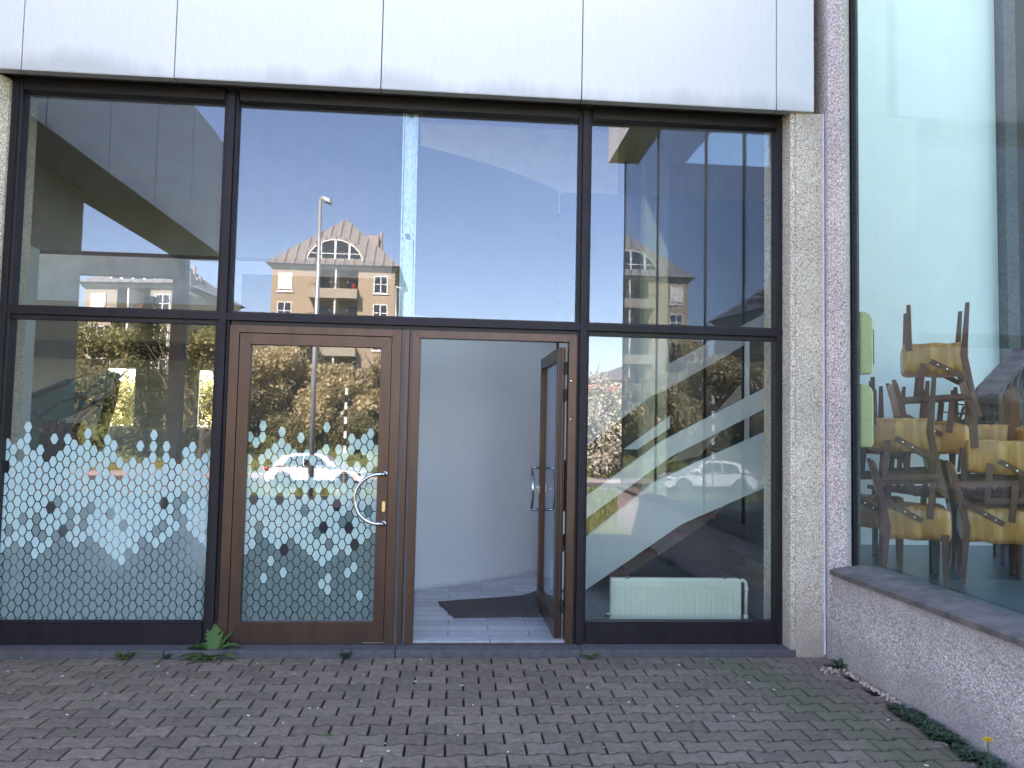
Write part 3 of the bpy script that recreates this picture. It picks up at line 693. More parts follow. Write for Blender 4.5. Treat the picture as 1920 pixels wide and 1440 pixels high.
struct(MB().box(2.97, 9.4, -.2, 2.55, .30, .36).box(2.97, 9.4, -7.39, -.201, .30, .359).obj('wing_floor', M['teal_floor']))
tag(MB().box(3.8, 6.07, 2.55, 2.75, .3, 8.6).obj('interior_wall', M['white_paint']), 'bright white rear wall of the room behind the side window', 'wall')
tag(MB().box(6.08, 6.22, 2.42, 2.78, .3, 8.6).obj('interior_column', M['agg_dark']), 'grey concrete column ending the white wall inside the wing', 'column')
tag(MB().box(6.23, 9.5, 4.4, 4.6, .3, 8.6).obj('interior_wall', M['dark_wall']), 'dark wall deep in the wing beyond the grey column', 'wall')
tag(MB().box(3.118, 3.203, .30, .42, .36, 6.8).obj('interior_column', M['agg_dark']), 'slim greenish concrete column just inside the side window', 'column')
tag(MB().prism([(2.72, .35), (2.80, .35), (3.85, 2.6), (3.79, 2.76)], 'z', 0, 8.7).obj('partition_wall', M['white_wall']), 'slanting partition between the hall and the wing room', 'wall')
mb = MB()
for y in (-3, -1, 1): mb.box(4.01, 9.5, y-.06, y+.06, 8.702, 8.9)
mb.box(4.01, 9.5, -7.6, -3.5, 8.4, 8.55); mb.box(6.2, 9.5, 2.62, 4.6, 8.705, 8.85)
struct(mb.obj('wing_roof', M['ceiling']))
for k, y in enumerate((-7.2, -5.0, -2.8, -.4, 2.3)):
    tag(MB().box(9.2, 9.5, y-.15, y+.15, .0, 8.69).obj('wing_post', M['mullion']), ['first', 'second', 'third', 'fourth', 'fifth'][k]+' dark post of the far glazed side of the wing, counted from the street', 'post', 'posts on the far side of the wing')
for i, z in enumerate((1.45, 2.03)):
    g = empty('junction_box', (3.262, .36, z)); tag(g, ('lower' if i == 0 else 'upper')+' pale lime plastic box fixed to the slim column behind the side window', 'box', 'lime boxes on the column')
    mb = MB(); mb.prism([(-.057, 0), (.035, 0), (.052, .03), (.052, .44), (.03, .48), (-.01, .50), (-.057, .50)], 'y', -.07, .07); mb.obj('casing', M['lime'], g, bevel=.015)
    MB().box(.053, .066, -.05, .05, .08, .36).obj('cover_strip', M['greystrip'], g)

# ------------------------------------------------------------------ left canopy wing (mirrored in the upper left pane)
cn = empty('canopy', (-4.5, -3, 3.93)); tag(cn, 'projecting canopy with grey fascia panels left of the window wall', 'canopy')
for a, b in ((-.20, -.66), (-.675, -1.78), (-1.795, -2.9), (-2.915, -4.02), (-4.035, -5.14), (-5.155, -6.0)):
    child(MB().box(-3.36, -3.33, b, a, 3.90, 5.50), 'cladding_panel', M['clad'], cn)
child(MB().box(-4.15, -3.37, -6.0, -.20, 3.95, 5.4), 'soffit_slab', M['soffit_light'], cn)
child(MB().box(-8.5, -4.151, -6.0, -5.85, 3.66, 4.0), 'end_beam', M['mullion'], cn)
tag(MB().box(-4.15, -3.95, -2.65, -.2, -.1, 3.94).obj('canopy_wall', M['soffit_light']), 'dark wall carrying the canopy at the left', 'wall')
tag(MB().box(-4.15, -3.98, -6.0, -5.8, -.1, 3.94).obj('canopy_post', M['mullion']), 'square concrete post under the street end of the canopy', 'post')

# ------------------------------------------------------------------ hall behind the glazing
struct(MB().box(-.6, 1.05, .031, 3.6, -.02, .030).obj('tiled_floor', M['marble']))
struct(MB().box(-14, -4.61, .3, 13, -.02, .026).box(-4.609, -.601, .031, 3.6, -.02, .026).box(1.051, 3.0, .031, 3.6, -.02, .026).box(-4.609, 3.6, 3.61, 13, -.02, .026).obj('hall_floor', M['dark_floor']))
mb = MB().box(-14, -2.6, .31, 2.6, 5.2, 5.5)
mb.box(-2.599, 1.0, .31, 2.6, 5.201, 5.5)
struct(mb.obj('hall_ceiling', M['ceiling']))
struct(MB().box(-14, 4.1, 5.4, 13.2, 9.001, 9.2).box(-14, 3.9, 2.61, 2.8, 5.2, 6.0).obj('hall_roof', M['ceiling']))
tag(MB().box(-14.2, -14, -.2, 13.2, -.1, .9).box(-14.2, -14, -.2, 13.2, 6.5, 9.0).box(-14.2, -14, 4, 4.3, .9, 6.5).box(-14.2, -14, 8.5, 8.8, .9, 6.5).obj('hall_wall', M['grey_wall']), 'grey side wall far to the left inside the hall', 'wall')
tag(MB().box(-14, -4.31, -.18, .3, -.1, 5.5).obj('hall_wall', M['dark_wall']), 'dark front wall of the hall under the canopy', 'wall')
tag(MB().box(-4.309, -3.285, -.09, .3, -.1, 5.5).obj('hall_wall', M['agg_dark']), 'short rough wall closing the gap between pier and canopy wall', 'wall')
rw = empty('rear_wall', (-5, 13, 0)); tag(rw, 'grey rear wall of the hall pierced by two bright windows', 'wall')
mb = MB(); wins = [(-8.15, -7.45), (-6.05, -5.05)]
mb.box(-14, 4.1, 13, 13.2, 2.78, 9.0); mb.box(-14, 4.1, 13, 13.2, -.1, 1.38)
for a, b in ((-14, -8.15), (-7.45, -6.05), (-5.05, 4.1)): mb.box(a, b, 13, 13.2, 1.381, 2.779)
child(mb, 'wall_body', M['grey_wall'], rw)
for a, b in wins:
    mb = MB(); rect_frame(mb, a+.001, b-.001, 1.382, 2.778, .035, 13.03, 13.1); child(mb, 'window_frame', M['trim'], rw)
child(MB().box(-8.7, -4.5, 13.21, 15.2, 2.95, 3.05), 'added_sun_block', M['trim'], rw)  # unseen slab added to keep sun patches off the hall floor
tag(MB().box(-9.6, -.45, 3.0, 3.2, 3.36, 5.19).obj('gallery_front', M['grey_wall']), 'deep grey bulkhead across the hall above the left bays', 'beam')
tag(MB().box(-13.9, -2.4, 6.5, 12.9, 3.26, 3.34).obj('slatted_ceiling', M['slats']), 'tan slatted ceiling low in the left half of the hall', 'ceiling')
tag(MB().box(-13.9, -2.4, 12.0, 12.3, 2.9, 3.255).obj('ceiling_edge', M['dark_wall']), 'dark brown edge strip below the slatted ceiling', 'beam')
tag(MB().box(-3.79, -3.645, 1.15, 1.4, .03, 3.02).obj('white_column', M['white_paint']), 'white column close behind the left panes', 'column')
struct(MB().box(-14, 4.1, 5.4, 5.6, 9.21, 11.6).obj('added_shade_wall', M['ceiling']))  # unseen wall added so its shadow covers the paving out front
# curved white wall behind the open doorway
pts = [(-.52, 1.54), (-.322, 1.666), (-.02, 1.85), (.301, 2.067), (.63, 2.33), (.954, 2.64), (1.12, 2.85)]
def spl(P, n):
    out_ = []
    for i in range(len(P)-1):
        p0 = Vector(P[max(i-1, 0)]); p1 = Vector(P[i]); p2 = Vector(P[i+1]); p3 = Vector(P[min(i+2, len(P)-1)])
        for k in range(n):
            t = k/n; out_.append(.5*((2*p1)+(p2-p0)*t+(2*p0-5*p1+4*p2-p3)*t*t+(3*p1-3*p2+p3-p0)*t**3))
    out_.append(Vector(P[-1])); return out_
cv = spl(pts, 6); mb = MB(); vs = []
for p in cv: vs += [(p.x, p.y, .031), (p.x, p.y, 2.58), (p.x-.09, p.y+.12, 2.58), (p.x-.09, p.y+.12, .031)]
fs = [(0, 1, 2, 3), tuple(len(vs)-4+k for k in (3, 2, 1, 0))]
for i in range(len(cv)-1):
    for k in range(4): fs.append((i*4+k, (i+1)*4+k, (i+1)*4+(k+1) % 4, i*4+(k+1) % 4))
tag(mb.add(vs, fs).obj('curved_wall', M['scuffed'], smooth=False), 'tall curved white wall seen through the open doorway', 'wall')
vu = [(x, y, 2.582 if z < 1 else 4.2) for x, y, z in vs]
tag(MB().add(vu, fs).obj('curved_wall_top', M['dimmed_wall']), 'upper part of the curved white wall, colour darkened in place of dim light', 'wall')  # same wall carried on upwards, its dimness put into the colour
tag(MB().box(-1.95, -.53, 1.56, 1.66, .031, 2.9).obj('added_dark_sheet', M['dark_wall']), 'added dark sheet that keeps the space behind the closed door black', 'screen')  # dark sheet added so the gaps between the door's hexagons stay black
# staircase
st_ = empty('staircase', (2.0, 2.2, .03)); tag(st_, 'white sided staircase with wooden treads behind the lower right pane', 'staircase')
def band(poly, y0, y1, name, mt_, par=st_): return child(MB().prism(poly, 'y', y0, y1), name, mt_, par)
band([(.95, -.0+.03), (1.30, .03), (2.217, .654), (3.05, 1.02), (3.05, 1.555), (2.483, 1.30), (1.95, 1.05), (1.292, .519), (.95, .29)], 1.76, 1.82, 'near_stringer', M['white_paint'])
band([(1.0, .50), (1.289, .70), (2.106, 1.302), (3.05, 1.79), (3.05, 1.985), (2.033, 1.454), (1.286, .903), (1.0, .70)], 1.755, 1.815, 'handrail_band', M['white_paint'])
band([(1.55, .031), (1.95, .031), (2.75, .56), (3.20, 1.0), (3.20, 1.18), (2.5, .70)], 2.62, 2.68, 'far_stringer', M['beige'])
for k in range(9):
    x = 1.45+.285*k; z = .15+.185*k*(1 if k < 5 else .93)
    child(MB().box(x, x+.27, 1.83, 2.615, z, z+.045), 'tread', M['tread'], st_)
us = empty('upper_flight', (2.4, 2.9, 2)); tag(us, 'pale underside of the upper stair flight and landing behind the right panes', 'staircase')
band([(1.15, 1.15), (1.42, 1.32), (2.19, 1.93), (2.37, 2.01), (2.92, 2.33), (3.5, 2.68), (3.5, 2.9), (2.4, 2.3), (2.37, 2.68), (1.15, 2.68)], 2.86, 2.92, 'flight_side', M['white_wall'], us)
band([(1.15, 2.69), (3.65, 2.69), (3.65, 4.2), (1.15, 4.2)], 2.87, 3.0, 'landing_parapet', M['dimmed_wall'], us)  # landing colour darkened too, standing in for less light
band([(2.36, 1.20), (2.71, 1.28), (3.18, 1.84), (3.17, 2.07), (2.53, 1.34)], 2.72, 2.76, 'flight_panel', M['beige'], us)
band([(2.01, 1.34), (1.87, 1.34), (2.37, 1.71), (2.37, 1.58)], 2.72, 2.76, 'small_panel', M['white_paint'], us)
child(MB().box(3.02, 3.06, 2.2, 2.24, 1.2, 2.6), 'newel_post', M['white_paint'], us)
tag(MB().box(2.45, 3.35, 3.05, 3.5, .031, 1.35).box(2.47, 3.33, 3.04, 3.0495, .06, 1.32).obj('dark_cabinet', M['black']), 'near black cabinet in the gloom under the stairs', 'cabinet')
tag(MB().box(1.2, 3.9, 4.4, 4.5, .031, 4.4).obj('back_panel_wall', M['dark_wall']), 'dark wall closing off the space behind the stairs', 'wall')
# radiators
def radiator(x0, x1, y, z0, z1, lb, rm='radiator'):
    r = empty('radiator', ((x0+x1)/2, y, 0)); tag(r, lb, 'radiator', 'radiators behind the window wall'); w = x1-x0; hw = w/2
    mb = MB(); mb.box(-hw, hw, -.030, -.022, z0, z1)
    mb.box(-hw, hw, -.034, -.0305, z0, z0+.03); mb.box(-hw, hw, -.034, -.0305, z1-.045, z1); n = int(w/.0425)
    for k in range(n):
        a = -hw+.012+(w-.024)*k/n; b = -hw+.012+(w-.024)*(k+1)/n; mb.prism([(a+.003, -.0305), (a+.008, -.038), (b-.008, -.038), (b-.003, -.0305)], 'z', z0+.035, z1-.05)
    mb.box(-hw, -hw+.006, -.036, -.0305, z0+.03, z1-.045); mb.box(hw-.006, hw, -.036, -.0305, z0+.03, z1-.045)
    mb.obj('front_panel', M[rm], r)
    MB().box(-hw-.008, hw-.008, -.0215, .03, z1-.012, z1+.012).box(-hw+.01, hw-.01, .024, .03, z0, z1-.013).box(-hw-.008, -hw-.001, -.02, .03, z0, z1-.013).obj('casing', M[rm], r)
    for u in (-.38, .38): MB().box(u*w-.01, u*w+.01, -.03, .0, z1+.0125, z1+.024).obj('bracket', M['steel'], r)
    MB().tube([(-hw, 0, z0+.045), (-hw-.04, 0, z0+.045), (-hw-.04, 0, z0+.015)], .008, 8).obj('valve', M['steel'], r)
    MB().tube([(hw, 0, z1-.01), (hw+.03, 0, z1+.0), (hw+.05, 0, z1-.02), (hw+.055, 0, z1-.06), (hw+.05, 0, z0+.0)], .0135, 10).tube([(hw+.05, 0, z0-.002), (hw+.05, 0, z0+.04)], .018, 10).tube([(hw+.0555, 0, z1-.075), (hw+.055, 0, z1-.055)], .0165, 10).obj('pipe', M[rm], r, smooth=True)
    return r
radiator(1.232, 2.229, .30, .108, .412, 'cream ribbed radiator with side pipe behind the lower right pane')
radiator(-2.93, -1.905, .30, .09, .425, 'grey radiator half hidden by the frosted dots of the left pane', 'rad_grey')
# galvanised stud behind the wide pane
mb = MB(); sdx = .010
def sb(x0, x1, y0, y1, z0, z1): mb.hexa([(x0+sdx, y0, z0), (x1+sdx, y0, z0), (x1+sdx, y1, z0), (x0+sdx, y1, z0)], [(x0+.0, y0, z1), (x1, y0, z1), (x1, y1, z1), (x0, y1, z1)])
X0, X1 = -.426, -.316
for a, b in ((2.342, 2.92), (2.965, 3.835), (3.885, 3.935)): sb(X0+.012, X1-.012, .11, .113, a, b)
for z in (2.92, 3.835):
    sb(X0+.012, X0+.038, .11, .113, z, z+.05 if z > 3 else z+.045); sb(X1-.038, X1-.012, .11, .113, z, z+.05 if z > 3 else z+.045)
for a in (X0, X0+.020, X1-.032, X1-.009): sb(a, a+.009, .095, .12, 2.342, 3.938)
tag(mb.obj('metal_stud', M['zinc']), 'weathered galvanised stud with square holes behind the wide upper pane', 'stud')
# excavator working inside the hall
ex = empty('mini_excavator', (-6.1, 4.2, .03)); tag(ex, 'green mini excavator with raised boom inside the hall left of the door', 'excavator')
def ep(poly, y0, y1, name, mt_, par=ex): 
    o = MB().prism(poly, 'y', y0, y1).obj(name, mt_, par, bevel=.012); o.location = Vector((0, 0, 0))-(par.location if par is ex else Vector()); return o
ep([(-5.62, 1.05), (-5.40, 1.30), (-5.10, 1.42), (-4.95, 1.35), (-5.0, 1.15), (-5.3, .85)], 4.1, 4.3, 'boom_foot', M['exc'])
ep([(-5.55, 1.46), (-5.10, 1.78), (-4.60, 1.98), (-4.22, 2.15), (-4.12, 2.12), (-4.14, 1.84), (-4.3, 1.78), (-4.85, 1.50), (-5.12, 1.38), (-5.3, 1.1), (-5.5, 1.1)], 4.10, 4.28, 'boom', M['exc'])
ep([(-4.20, 2.06), (-4.10, 2.02), (-4.12, 1.80), (-4.32, 1.02), (-4.42, 1.0), (-4.40, 1.10), (-4.24, 1.82)], 4.14, 4.24, 'stick', M['exc_dark'])
ep([(-4.85, 1.46), (-4.62, 1.50), (-4.50, 1.40), (-4.44, 1.12), (-4.55, .86), (-4.78, .80), (-4.86, 1.02)], 3.98, 4.40, 'bucket', M['exc_dark'])
mb = MB()
for k in range(3): mb.prism([(-4.86+.09*k, 1.38), (-4.84+.09*k, 1.52), (-4.78+.09*k, 1.53), (-4.80+.09*k, 1.38)], 'y', 3.95, 3.975)
child(mb, 'bucket_teeth', M['rust'], ex)
child(MB().tube([(-5.25, 4.06, 1.72), (-4.62, 4.06, 2.0)], .038, 12).tube([(-4.7, 4.06, 1.97), (-4.3, 4.06, 2.14)], .02, 10), 'hydraulic_ram', M['exc_dark'], ex, smooth=True)
mb = MB()
for x, z in ((-5.02, 1.66), (-4.24, 2.10), (-4.25, 1.92), (-4.23, 1.86), (-4.52, 1.88)): child(MB().tube([(x, 4.09, z), (x, 4.07, z)], .018, 10), 'pin', M['steel'], ex)
child(MB().tube([(-4.95, 4.05, 1.55), (-4.7, 4.02, 1.75), (-4.45, 4.03, 1.82), (-4.25, 4.05, 1.70)], .012, 8).tube([(-5.0, 4.02, 1.62), (-4.8, 4.0, 1.46), (-4.66, 4.02, 1.38)], .014, 8), 'hose', M['exc_dark'], ex, smooth=True)
ep([(-7.4, .62), (-5.5, .62), (-5.35, .95), (-5.6, 1.15), (-6.1, 1.15), (-6.2, 2.35), (-7.2, 2.35), (-7.4, 1.2)], 3.6, 4.8, 'cab', M['exc'])
ep([(-7.5, .10), (-7.3, .03), (-5.3, .03), (-5.1, .12), (-5.1, .45), (-5.3, .55), (-7.3, .55), (-7.5, .45)], 3.5, 3.85, 'track', M['tyre'])
ep([(-7.5, .10), (-7.3, .03), (-5.3, .03), (-5.1, .12), (-5.1, .45), (-5.3, .55), (-7.3, .55), (-7.5, .45)], 4.55, 4.9, 'track', M['tyre'])
# orange barrier band
sb_ = empty('safety_barrier', (-4.6, 5.2, 0)); tag(sb_, 'orange red safety netting stretched across the hall behind the dots', 'barrier')
mb = MB(); NB = 40
for i in range(NB+1):
    x = -6.2+4.6*i/NB; s0 = .03*math.sin(i*.7)
    mb.v += [(x, 5.2+.04*math.sin(i*1.1),  .56+s0), (x, 5.2+.03*math.sin(i*1.3), .98+s0*.6)]
for i in range(NB): mb.f.append((2*i, 2*i+2, 2*i+3, 2*i+1)); mb.m.append(0)
o = child(mb, 'netting', M['net'], sb_); so_ = o.modifiers.new('s', 'SOLIDIFY'); so_.thickness = .01
for x in (-6.1, -4.6, -3.1, -1.7): child(MB().tube([(x, 5.17, .03), (x, 5.17, 1.1)], .016, 8), 'post', M['rust'], sb_)

# ------------------------------------------------------------------ chairs in the wing
def make_chair():
    t = empty('armchair')
    # upholstered block seat with pulled plastic cover
    mb = MB(); nx, ny, nz = 10, 8, 6; X, Y, Z0, Z1 = .27, .27, .34, .62
    import itertools
    def P(i, j, k):
        x, y, z = -X+2*X*i/nx, -Y+2*Y*j/ny, Z0+(Z1-Z0)*k/nz
        r = noise.noise(Vector((x*9+z*4, y*9, z*5)))*.018
        ex_ = 1-.05*(abs(2*k/nz-1)**4); return (x*ex_+r, y*ex_+r*.8, z+(r if k in (0, nz) else 0)-.02*((x/X)**4+(y/Y)**4)*(1 if k == nz else 0))
    idx = {}
    for i in range(nx+1):
        for j in range(ny+1):
            for k in range(nz+1):
                if i in (0, nx) or j in (0, ny) or k in (0, nz): idx[i, j, k] = len(mb.v); mb.v.append(P(i, j, k))
    def q(a, b, c, d): mb.f.append((idx[a], idx[b], idx[c], idx[d])); mb.m.append(0)
    for i in range(nx):
        for j in range(ny): q((i, j, nz), (i+1, j, nz), (i+1, j+1, nz), (i, j+1, nz)); q((i, j+1, 0), (i+1, j+1, 0), (i+1, j, 0), (i, j, 0))
        for k in range(nz): q((i, 0, k), (i+1, 0, k), (i+1, 0, k+1), (i, 0, k+1)); q((i+1, ny, k), (i, ny, k), (i, ny, k+1), (i+1, ny, k+1))
    for j in range(ny):
        for k in range(nz): q((0, j+1, k), (0, j, k), (0, j, k+1), (0, j+1, k+1)); q((nx, j, k), (nx, j+1, k), (nx, j+1, k+1), (nx, j, k+1))
    mb.obj('seat', M['mustard'], t, smooth=True)
    for s in (-1, 1):
        y = s*.285
        mb = MB(); mb.hexa([(.20, y-.018, 0), (.235, y-.018, 0), (.235, y+.018, 0), (.20, y+.018, 0)], [(.19, y-.022, .40), (.25, y-.022, .40), (.25, y+.022, .40), (.19, y+.022, .40)]); mb.obj('leg', M['chair_wood'], t, bevel=.004)
        mb = MB()
        pr = [(-.27, 0), (-.235, .45), (-.30, .78), (-.36, .98)]; hw = [.017, .028, .025, .017]
        for (a, za), (b, zb), wa_, wb_ in zip(pr, pr[1:], hw, hw[1:]):
            mb.hexa([(a-wa_, y-.018, za), (a+wa_, y-.018, za), (a+wa_, y+.018, za), (a-wa_, y+.018, za)], [(b-wb_, y-.018, zb), (b+wb_, y-.018, zb), (b+wb_, y+.018, zb), (b-wb_, y+.018, zb)])
        mb.obj('back_post', M['chair_wood'], t, bevel=.003)
        MB().strip((-.30, y*1.02, .80), (.15, y*1.02, .83), .05, .045, 0, (0, 0, 1)).strip((.13, y*1.02, .805), (.10, y*1.02, .52), .05, .03, 0, (0, 1, 0)).obj('armrest', M['chair_wood'], t, bevel=.004)
        MB().strip((-.26, y*1.10, .66), (.04, y*1.10, .50), .045, .018, 0, (0, 1, 0)).obj('brace', M['chair_wood'], t, bevel=.003)
        for u in (.55, .8):
            p = Vector((-.26+.30*u, y*1.10, .66-.16*u)); MB().tube([p+Vector((0, s*.008, 0)), p+Vector((0, s*.012, 0))], .008, 8).obj('screw', M['steel'], t)
    mb = MB(); mb.strip((-.28, -.26, .62), (-.34, -.26, .95), .05, .02, 0, (0, 1, 0)); mb.v = []; mb.f = []; mb.m = []
    mb.hexa([(-.30, -.265, .66), (-.25, -.265, .66), (-.25, .265, .66), (-.30, .265, .66)], [(-.37, -.265, .96), (-.32, -.265, .96), (-.32, .265, .96), (-.37, .265, .96)])
    mb.obj('backrest', M['mustard'], t, bevel=.02); return t
c0 = make_chair(); FZ = .36
spots = [  # x, y, z, inverted, yaw, label
    (3.90, .72, FZ, 0, -27, 'upright mustard armchair standing on the floor nearest the slim column'),
    (4.50, .56, FZ, 0, -31, 'upright mustard armchair on the floor in the right half of the side window'),
    (3.77, .72, 2.03, 1, -28, 'upturned mustard armchair resting on the one nearest the slim column'),
    (4.58, .60, 1.86, 1, -30, 'upturned yellow armchair resting on the arms of the right hand chair'),
    (4.28, 1.02, 2.70, 1, -29, 'upturned armchair crowning the whole pile, legs highest of all'),
    (4.28, 1.04, 1.06, 0, -25, 'armchair on the table directly beneath the topmost upturned one'),
    (4.86, 1.22, 2.00, 1, -32, 'upturned armchair behind the yellow one, left of the plum plastic chairs'),
    (4.86, 1.22, FZ, 0, -30, 'upright armchair in the back row under the plum plastic chairs'),
    (5.16, .72, 1.98, 1, -26, 'upturned armchair farthest right, partly cut by the photo edge'),
    (5.16, .72, FZ, 0, -27, 'upright armchair farthest right on the floor'),
    (3.98, 1.45, 1.99, 1, -31, 'upturned armchair in the back row behind the left pair'),
    (3.98, 1.45, FZ, 0, -29, 'upright armchair in the back row behind the left pair'),
    (4.40, 1.72, 2.02, 1, -24, 'upturned armchair deep in the pile between the left pair and the plum chairs'),
    (5.46, 1.35, 2.00, 1, -30, 'upturned armchair at the far right of the back row')]
for i, (x, y, z, inv, yw, lb) in enumerate(spots):
    c = c0 if i == 0 else copy_tree(c0)
    c.location = (x, y, z); c.rotation_euler = (0, R(180) if inv else 0, R(yw)); c.scale = (.92, .92, 1); tag(c, lb, 'armchair', 'stacked mustard armchairs')
tag(MB().box(3.96, 4.1, 2.76, 12.999, -.1, 9.0).obj('hall_wall', M['dark_wall']), 'dark side wall of the hall behind the stairs', 'wall')
tb = empty('folding_table', (4.7, 1.9, FZ)); tag(tb, 'plain brown table under the piled chairs in the wing', 'table')
MB().box(-.6, .75, -1.1, -.1, .66, .695).obj('table_top', M['chair_wood'], tb)
for x, y in ((-.55, -1.05), (.70, -1.05), (-.55, -.15), (.70, -.15)): MB().box(x-.02, x+.02, y-.02, y+.02, 0, .659).obj('leg', M['exc_dark'], tb)
def plum():
    t = empty('plastic_chair'); mb = MB(); n = 8; vs = []
    prof_ = [(.22, .42), (.0, .40), (-.18, .42), (-.25, .55), (-.28, .72), (-.33, .86), (-.40, .93)]
    for x, z in prof_:
        for k in range(n+1):
            u = k/n*2-1; w = .23*(1-.15*max(0, (z-.6))*2); vs.append((x+.05*(u*u), u*w, z+.015*u*u))
    fs = []
    for i in range(len(prof_)-1):
        for k in range(n): fs.append((i*(n+1)+k, i*(n+1)+k+1, (i+1)*(n+1)+k+1, (i+1)*(n+1)+k))
    o = mb.add(vs, fs).obj('shell', M['plum'], t, smooth=True); s = o.modifiers.new('s', 'SOLIDIFY'); s.thickness = .012
    for sx2 in (-1, 1):
        for sy in (-1, 1): MB().tube([(sx2*.15, sy*.18, .40), (sx2*.24, sy*.24, 0)], .014, 8).obj('leg', M['exc_dark'], t)
    return t
p0 = plum(); lbn = ['lowest', 'second lowest', 'middle', 'second highest', 'topmost']
for i in range(5):
    c = p0 if i == 0 else copy_tree(p0); c.location = (5.25+.09*i, 1.98, 1.2+.09*i); c.rotation_euler = (0, 0, R(180)); tag(c, lbn[i]+' plum plastic chair of the nested pile at the white wall', 'chair', 'nested plum plastic chairs')
mb = MB(); vs = []; fs = []
for i in range(9):
    for j in range(7):
        x, z = (i/8-.5)*.4, (j/6)*.5; vs.append((5.55+x+.02*math.sin(j), .95+.05*math.sin(i*1.3+j), 2.05+z-.08*abs(x)*5+.02*math.sin(i*2)))
for i in range(8):
    for j in range(6): a = i*7+j; fs.append((a, a+7, a+8, a+1))
o = mb.add(vs, fs).obj('cloth_bundle', M['cloth'], smooth=True); s = o.modifiers.new('s', 'SOLIDIFY'); s.thickness = .03; tag(o, 'pale cloth draped over the rightmost stacked chairs', 'cloth')

# ------------------------------------------------------------------ across the street: car, lamps, post
def car(name, loc, lb):
    t = empty(name, loc); tag(t, lb, 'car')
    # x forward; side profile lofted across the width with tumblehome
    low = [(-2.18, .35), (-2.22, .62), (-2.12, .92), (-1.5, .98), (.0, .96), (.9, .93), (1.75, .82), (2.12, .68), (2.2, .45), (2.1, .26), (-2.05, .24)]
    def arches(P, y):
        pass
    mb = MB(); n = len(low); secs = [(-.86, .92), (-.90, 1.0), (.90, 1.0), (.86, .92)]; vs = []
    for y, s in ((-.80, .90), (-.90, 1.0), (-.60, 1.012), (.60, 1.012), (.90, 1.0), (.80, .90)):
        for x, z in low: vs.append((x*(.985 if s < 1 else 1), y, .55+(z-.55)*s))
    fs = [tuple(range(n)), tuple(5*n+k for k in range(n))[::-1]]
    for l in range(5):
        for k in range(n): fs.append((l*n+k, (l+1)*n+k, (l+1)*n+(k+1) % n, l*n+(k+1) % n))
    mb.add(vs, fs).obj('body', M['car_white'], t, smooth=False, bevel=.04)
    roof = [(-1.85, .93), (-1.45, 1.36), (-1.0, 1.47), (-.1, 1.50), (.35, 1.44), (1.0, .94)]
    mb = MB(); n = len(roof); vs = []
    for y, tz in ((-.80, 0), (-.62, 1), (.62, 1), (.80, 0)):
        for x, z in roof: vs.append((x*(1 if tz else 1.0), y*(1 if z < 1.0 else .80) if not tz else y, z if tz or z < 1 else z-.05))
    fs = [tuple(range(n)), tuple(3*n+k for k in range(n))[::-1]]
    for l in range(3):
        for k in range(n): fs.append((l*n+k, (l+1)*n+k, (l+1)*n+(k+1) % n, l*n+(k+1) % n))
    mb.add(vs, fs).obj('roof', M['car_white'], t, bevel=.03)
    for s in (-1, 1):
        for a in (((-1.35, .99), (-1.15, 1.33), (-.55, 1.40), (-.55, .99)), ((-.48, .99), (-.48, 1.405), (.15, 1.40), (.62, .99))):
            vs = [(x, s*(.805 if z < 1.1 else .668), z) for x, z in a]+[(x, s*(.825 if z < 1.1 else .688), z) for x, z in a]
            MB().add(vs, [(0, 1, 2, 3), (7, 6, 5, 4), (0, 4, 5, 1), (1, 5, 6, 2), (2, 6, 7, 3), (3, 7, 4, 0)]).obj('side_window', M['car_glass'], t)
        for x in (-1.35, 1.32):
            w = empty('wheel', (x, s*.80, .33)); w.parent = t
            MB().tube([(0, -.11, 0), (0, .11, 0)], .335, 24).obj('tyre', M['tyre'], w)
            mb = MB(); yo = s*.112; mb.tube([(0, yo-.004, 0), (0, yo+.004, 0)], .06, 12)
            for k in range(5):
                a = 6.283*k/5; mb.strip((0, yo, 0), (.20*math.cos(a), yo, .20*math.sin(a)), .055, .012, 0, (0, 1, 0))
            P = [(.215*math.cos(6.283*k/24), yo, .215*math.sin(6.283*k/24)) for k in range(25)]; mb.tube(P, .014, 6)
            mb.obj('rim', M['alloy'], w)
            mb = MB(); P = [(x+.37*math.cos(R(a)), s*.895, .33+.37*math.sin(R(a))) for a in range(0, 181, 12)]; mb.tube(P, .02, 6); mb.obj('wheel_arch', M['tyre'], t)
        MB().box(.55, .72, s*.86 if s > 0 else -1.0, 1.0 if s > 0 else -.86, .96, 1.08).obj('wing_mirror', M['car_white'], t, bevel=.03)
        MB().box(1.90, 2.14, min(s*.62, s*.86), max(s*.62, s*.86), .60, .72).obj('headlight', M['alloy'], t, bevel=.02)
        MB().box(-2.215, -2.0, min(s*.60, s*.87), max(s*.60, s*.87), .74, .88).obj('tail_light', M['red_lamp'], t, bevel=.02)
    MB().box(-1.9, 1.9, -.905, .905, .24, .34).obj('sill_trim', M['tyre'], t)
    return t
car('parked_car', (-6.05, -29.6, -1.28), 'white hatchback on the road, mirrored in the door glass and again in the right pane')
def lamp(x, y, z0, h, hx, lb):
    t = empty('street_lamp', (x, y, z0)); tag(t, lb, 'street lamp', 'street lamps mirrored in the glass')
    MB().tube([(0, 0, 0), (0, 0, h*.45), (0, 0, h)], [.085, .075, .05], 12).obj('pole', M['galv'], t, smooth=True)
    MB().tube([(0, 0, h-.03), (hx*.3, 0, h+.03)], .04, 8).obj('bracket', M['galv'], t)
    MB().prism([(hx*.15, h+.06), (hx*.9, h-.02), (hx*.92, h-.16), (hx*.3, h-.10)], 'y', -.13, .13).obj('lamp_head', M['galv'], t, bevel=.02)
lamp(-4.15, -17.4, -.62, 8.95, .34, 'tall galvanised street lamp crossing the mirrored apartment house')
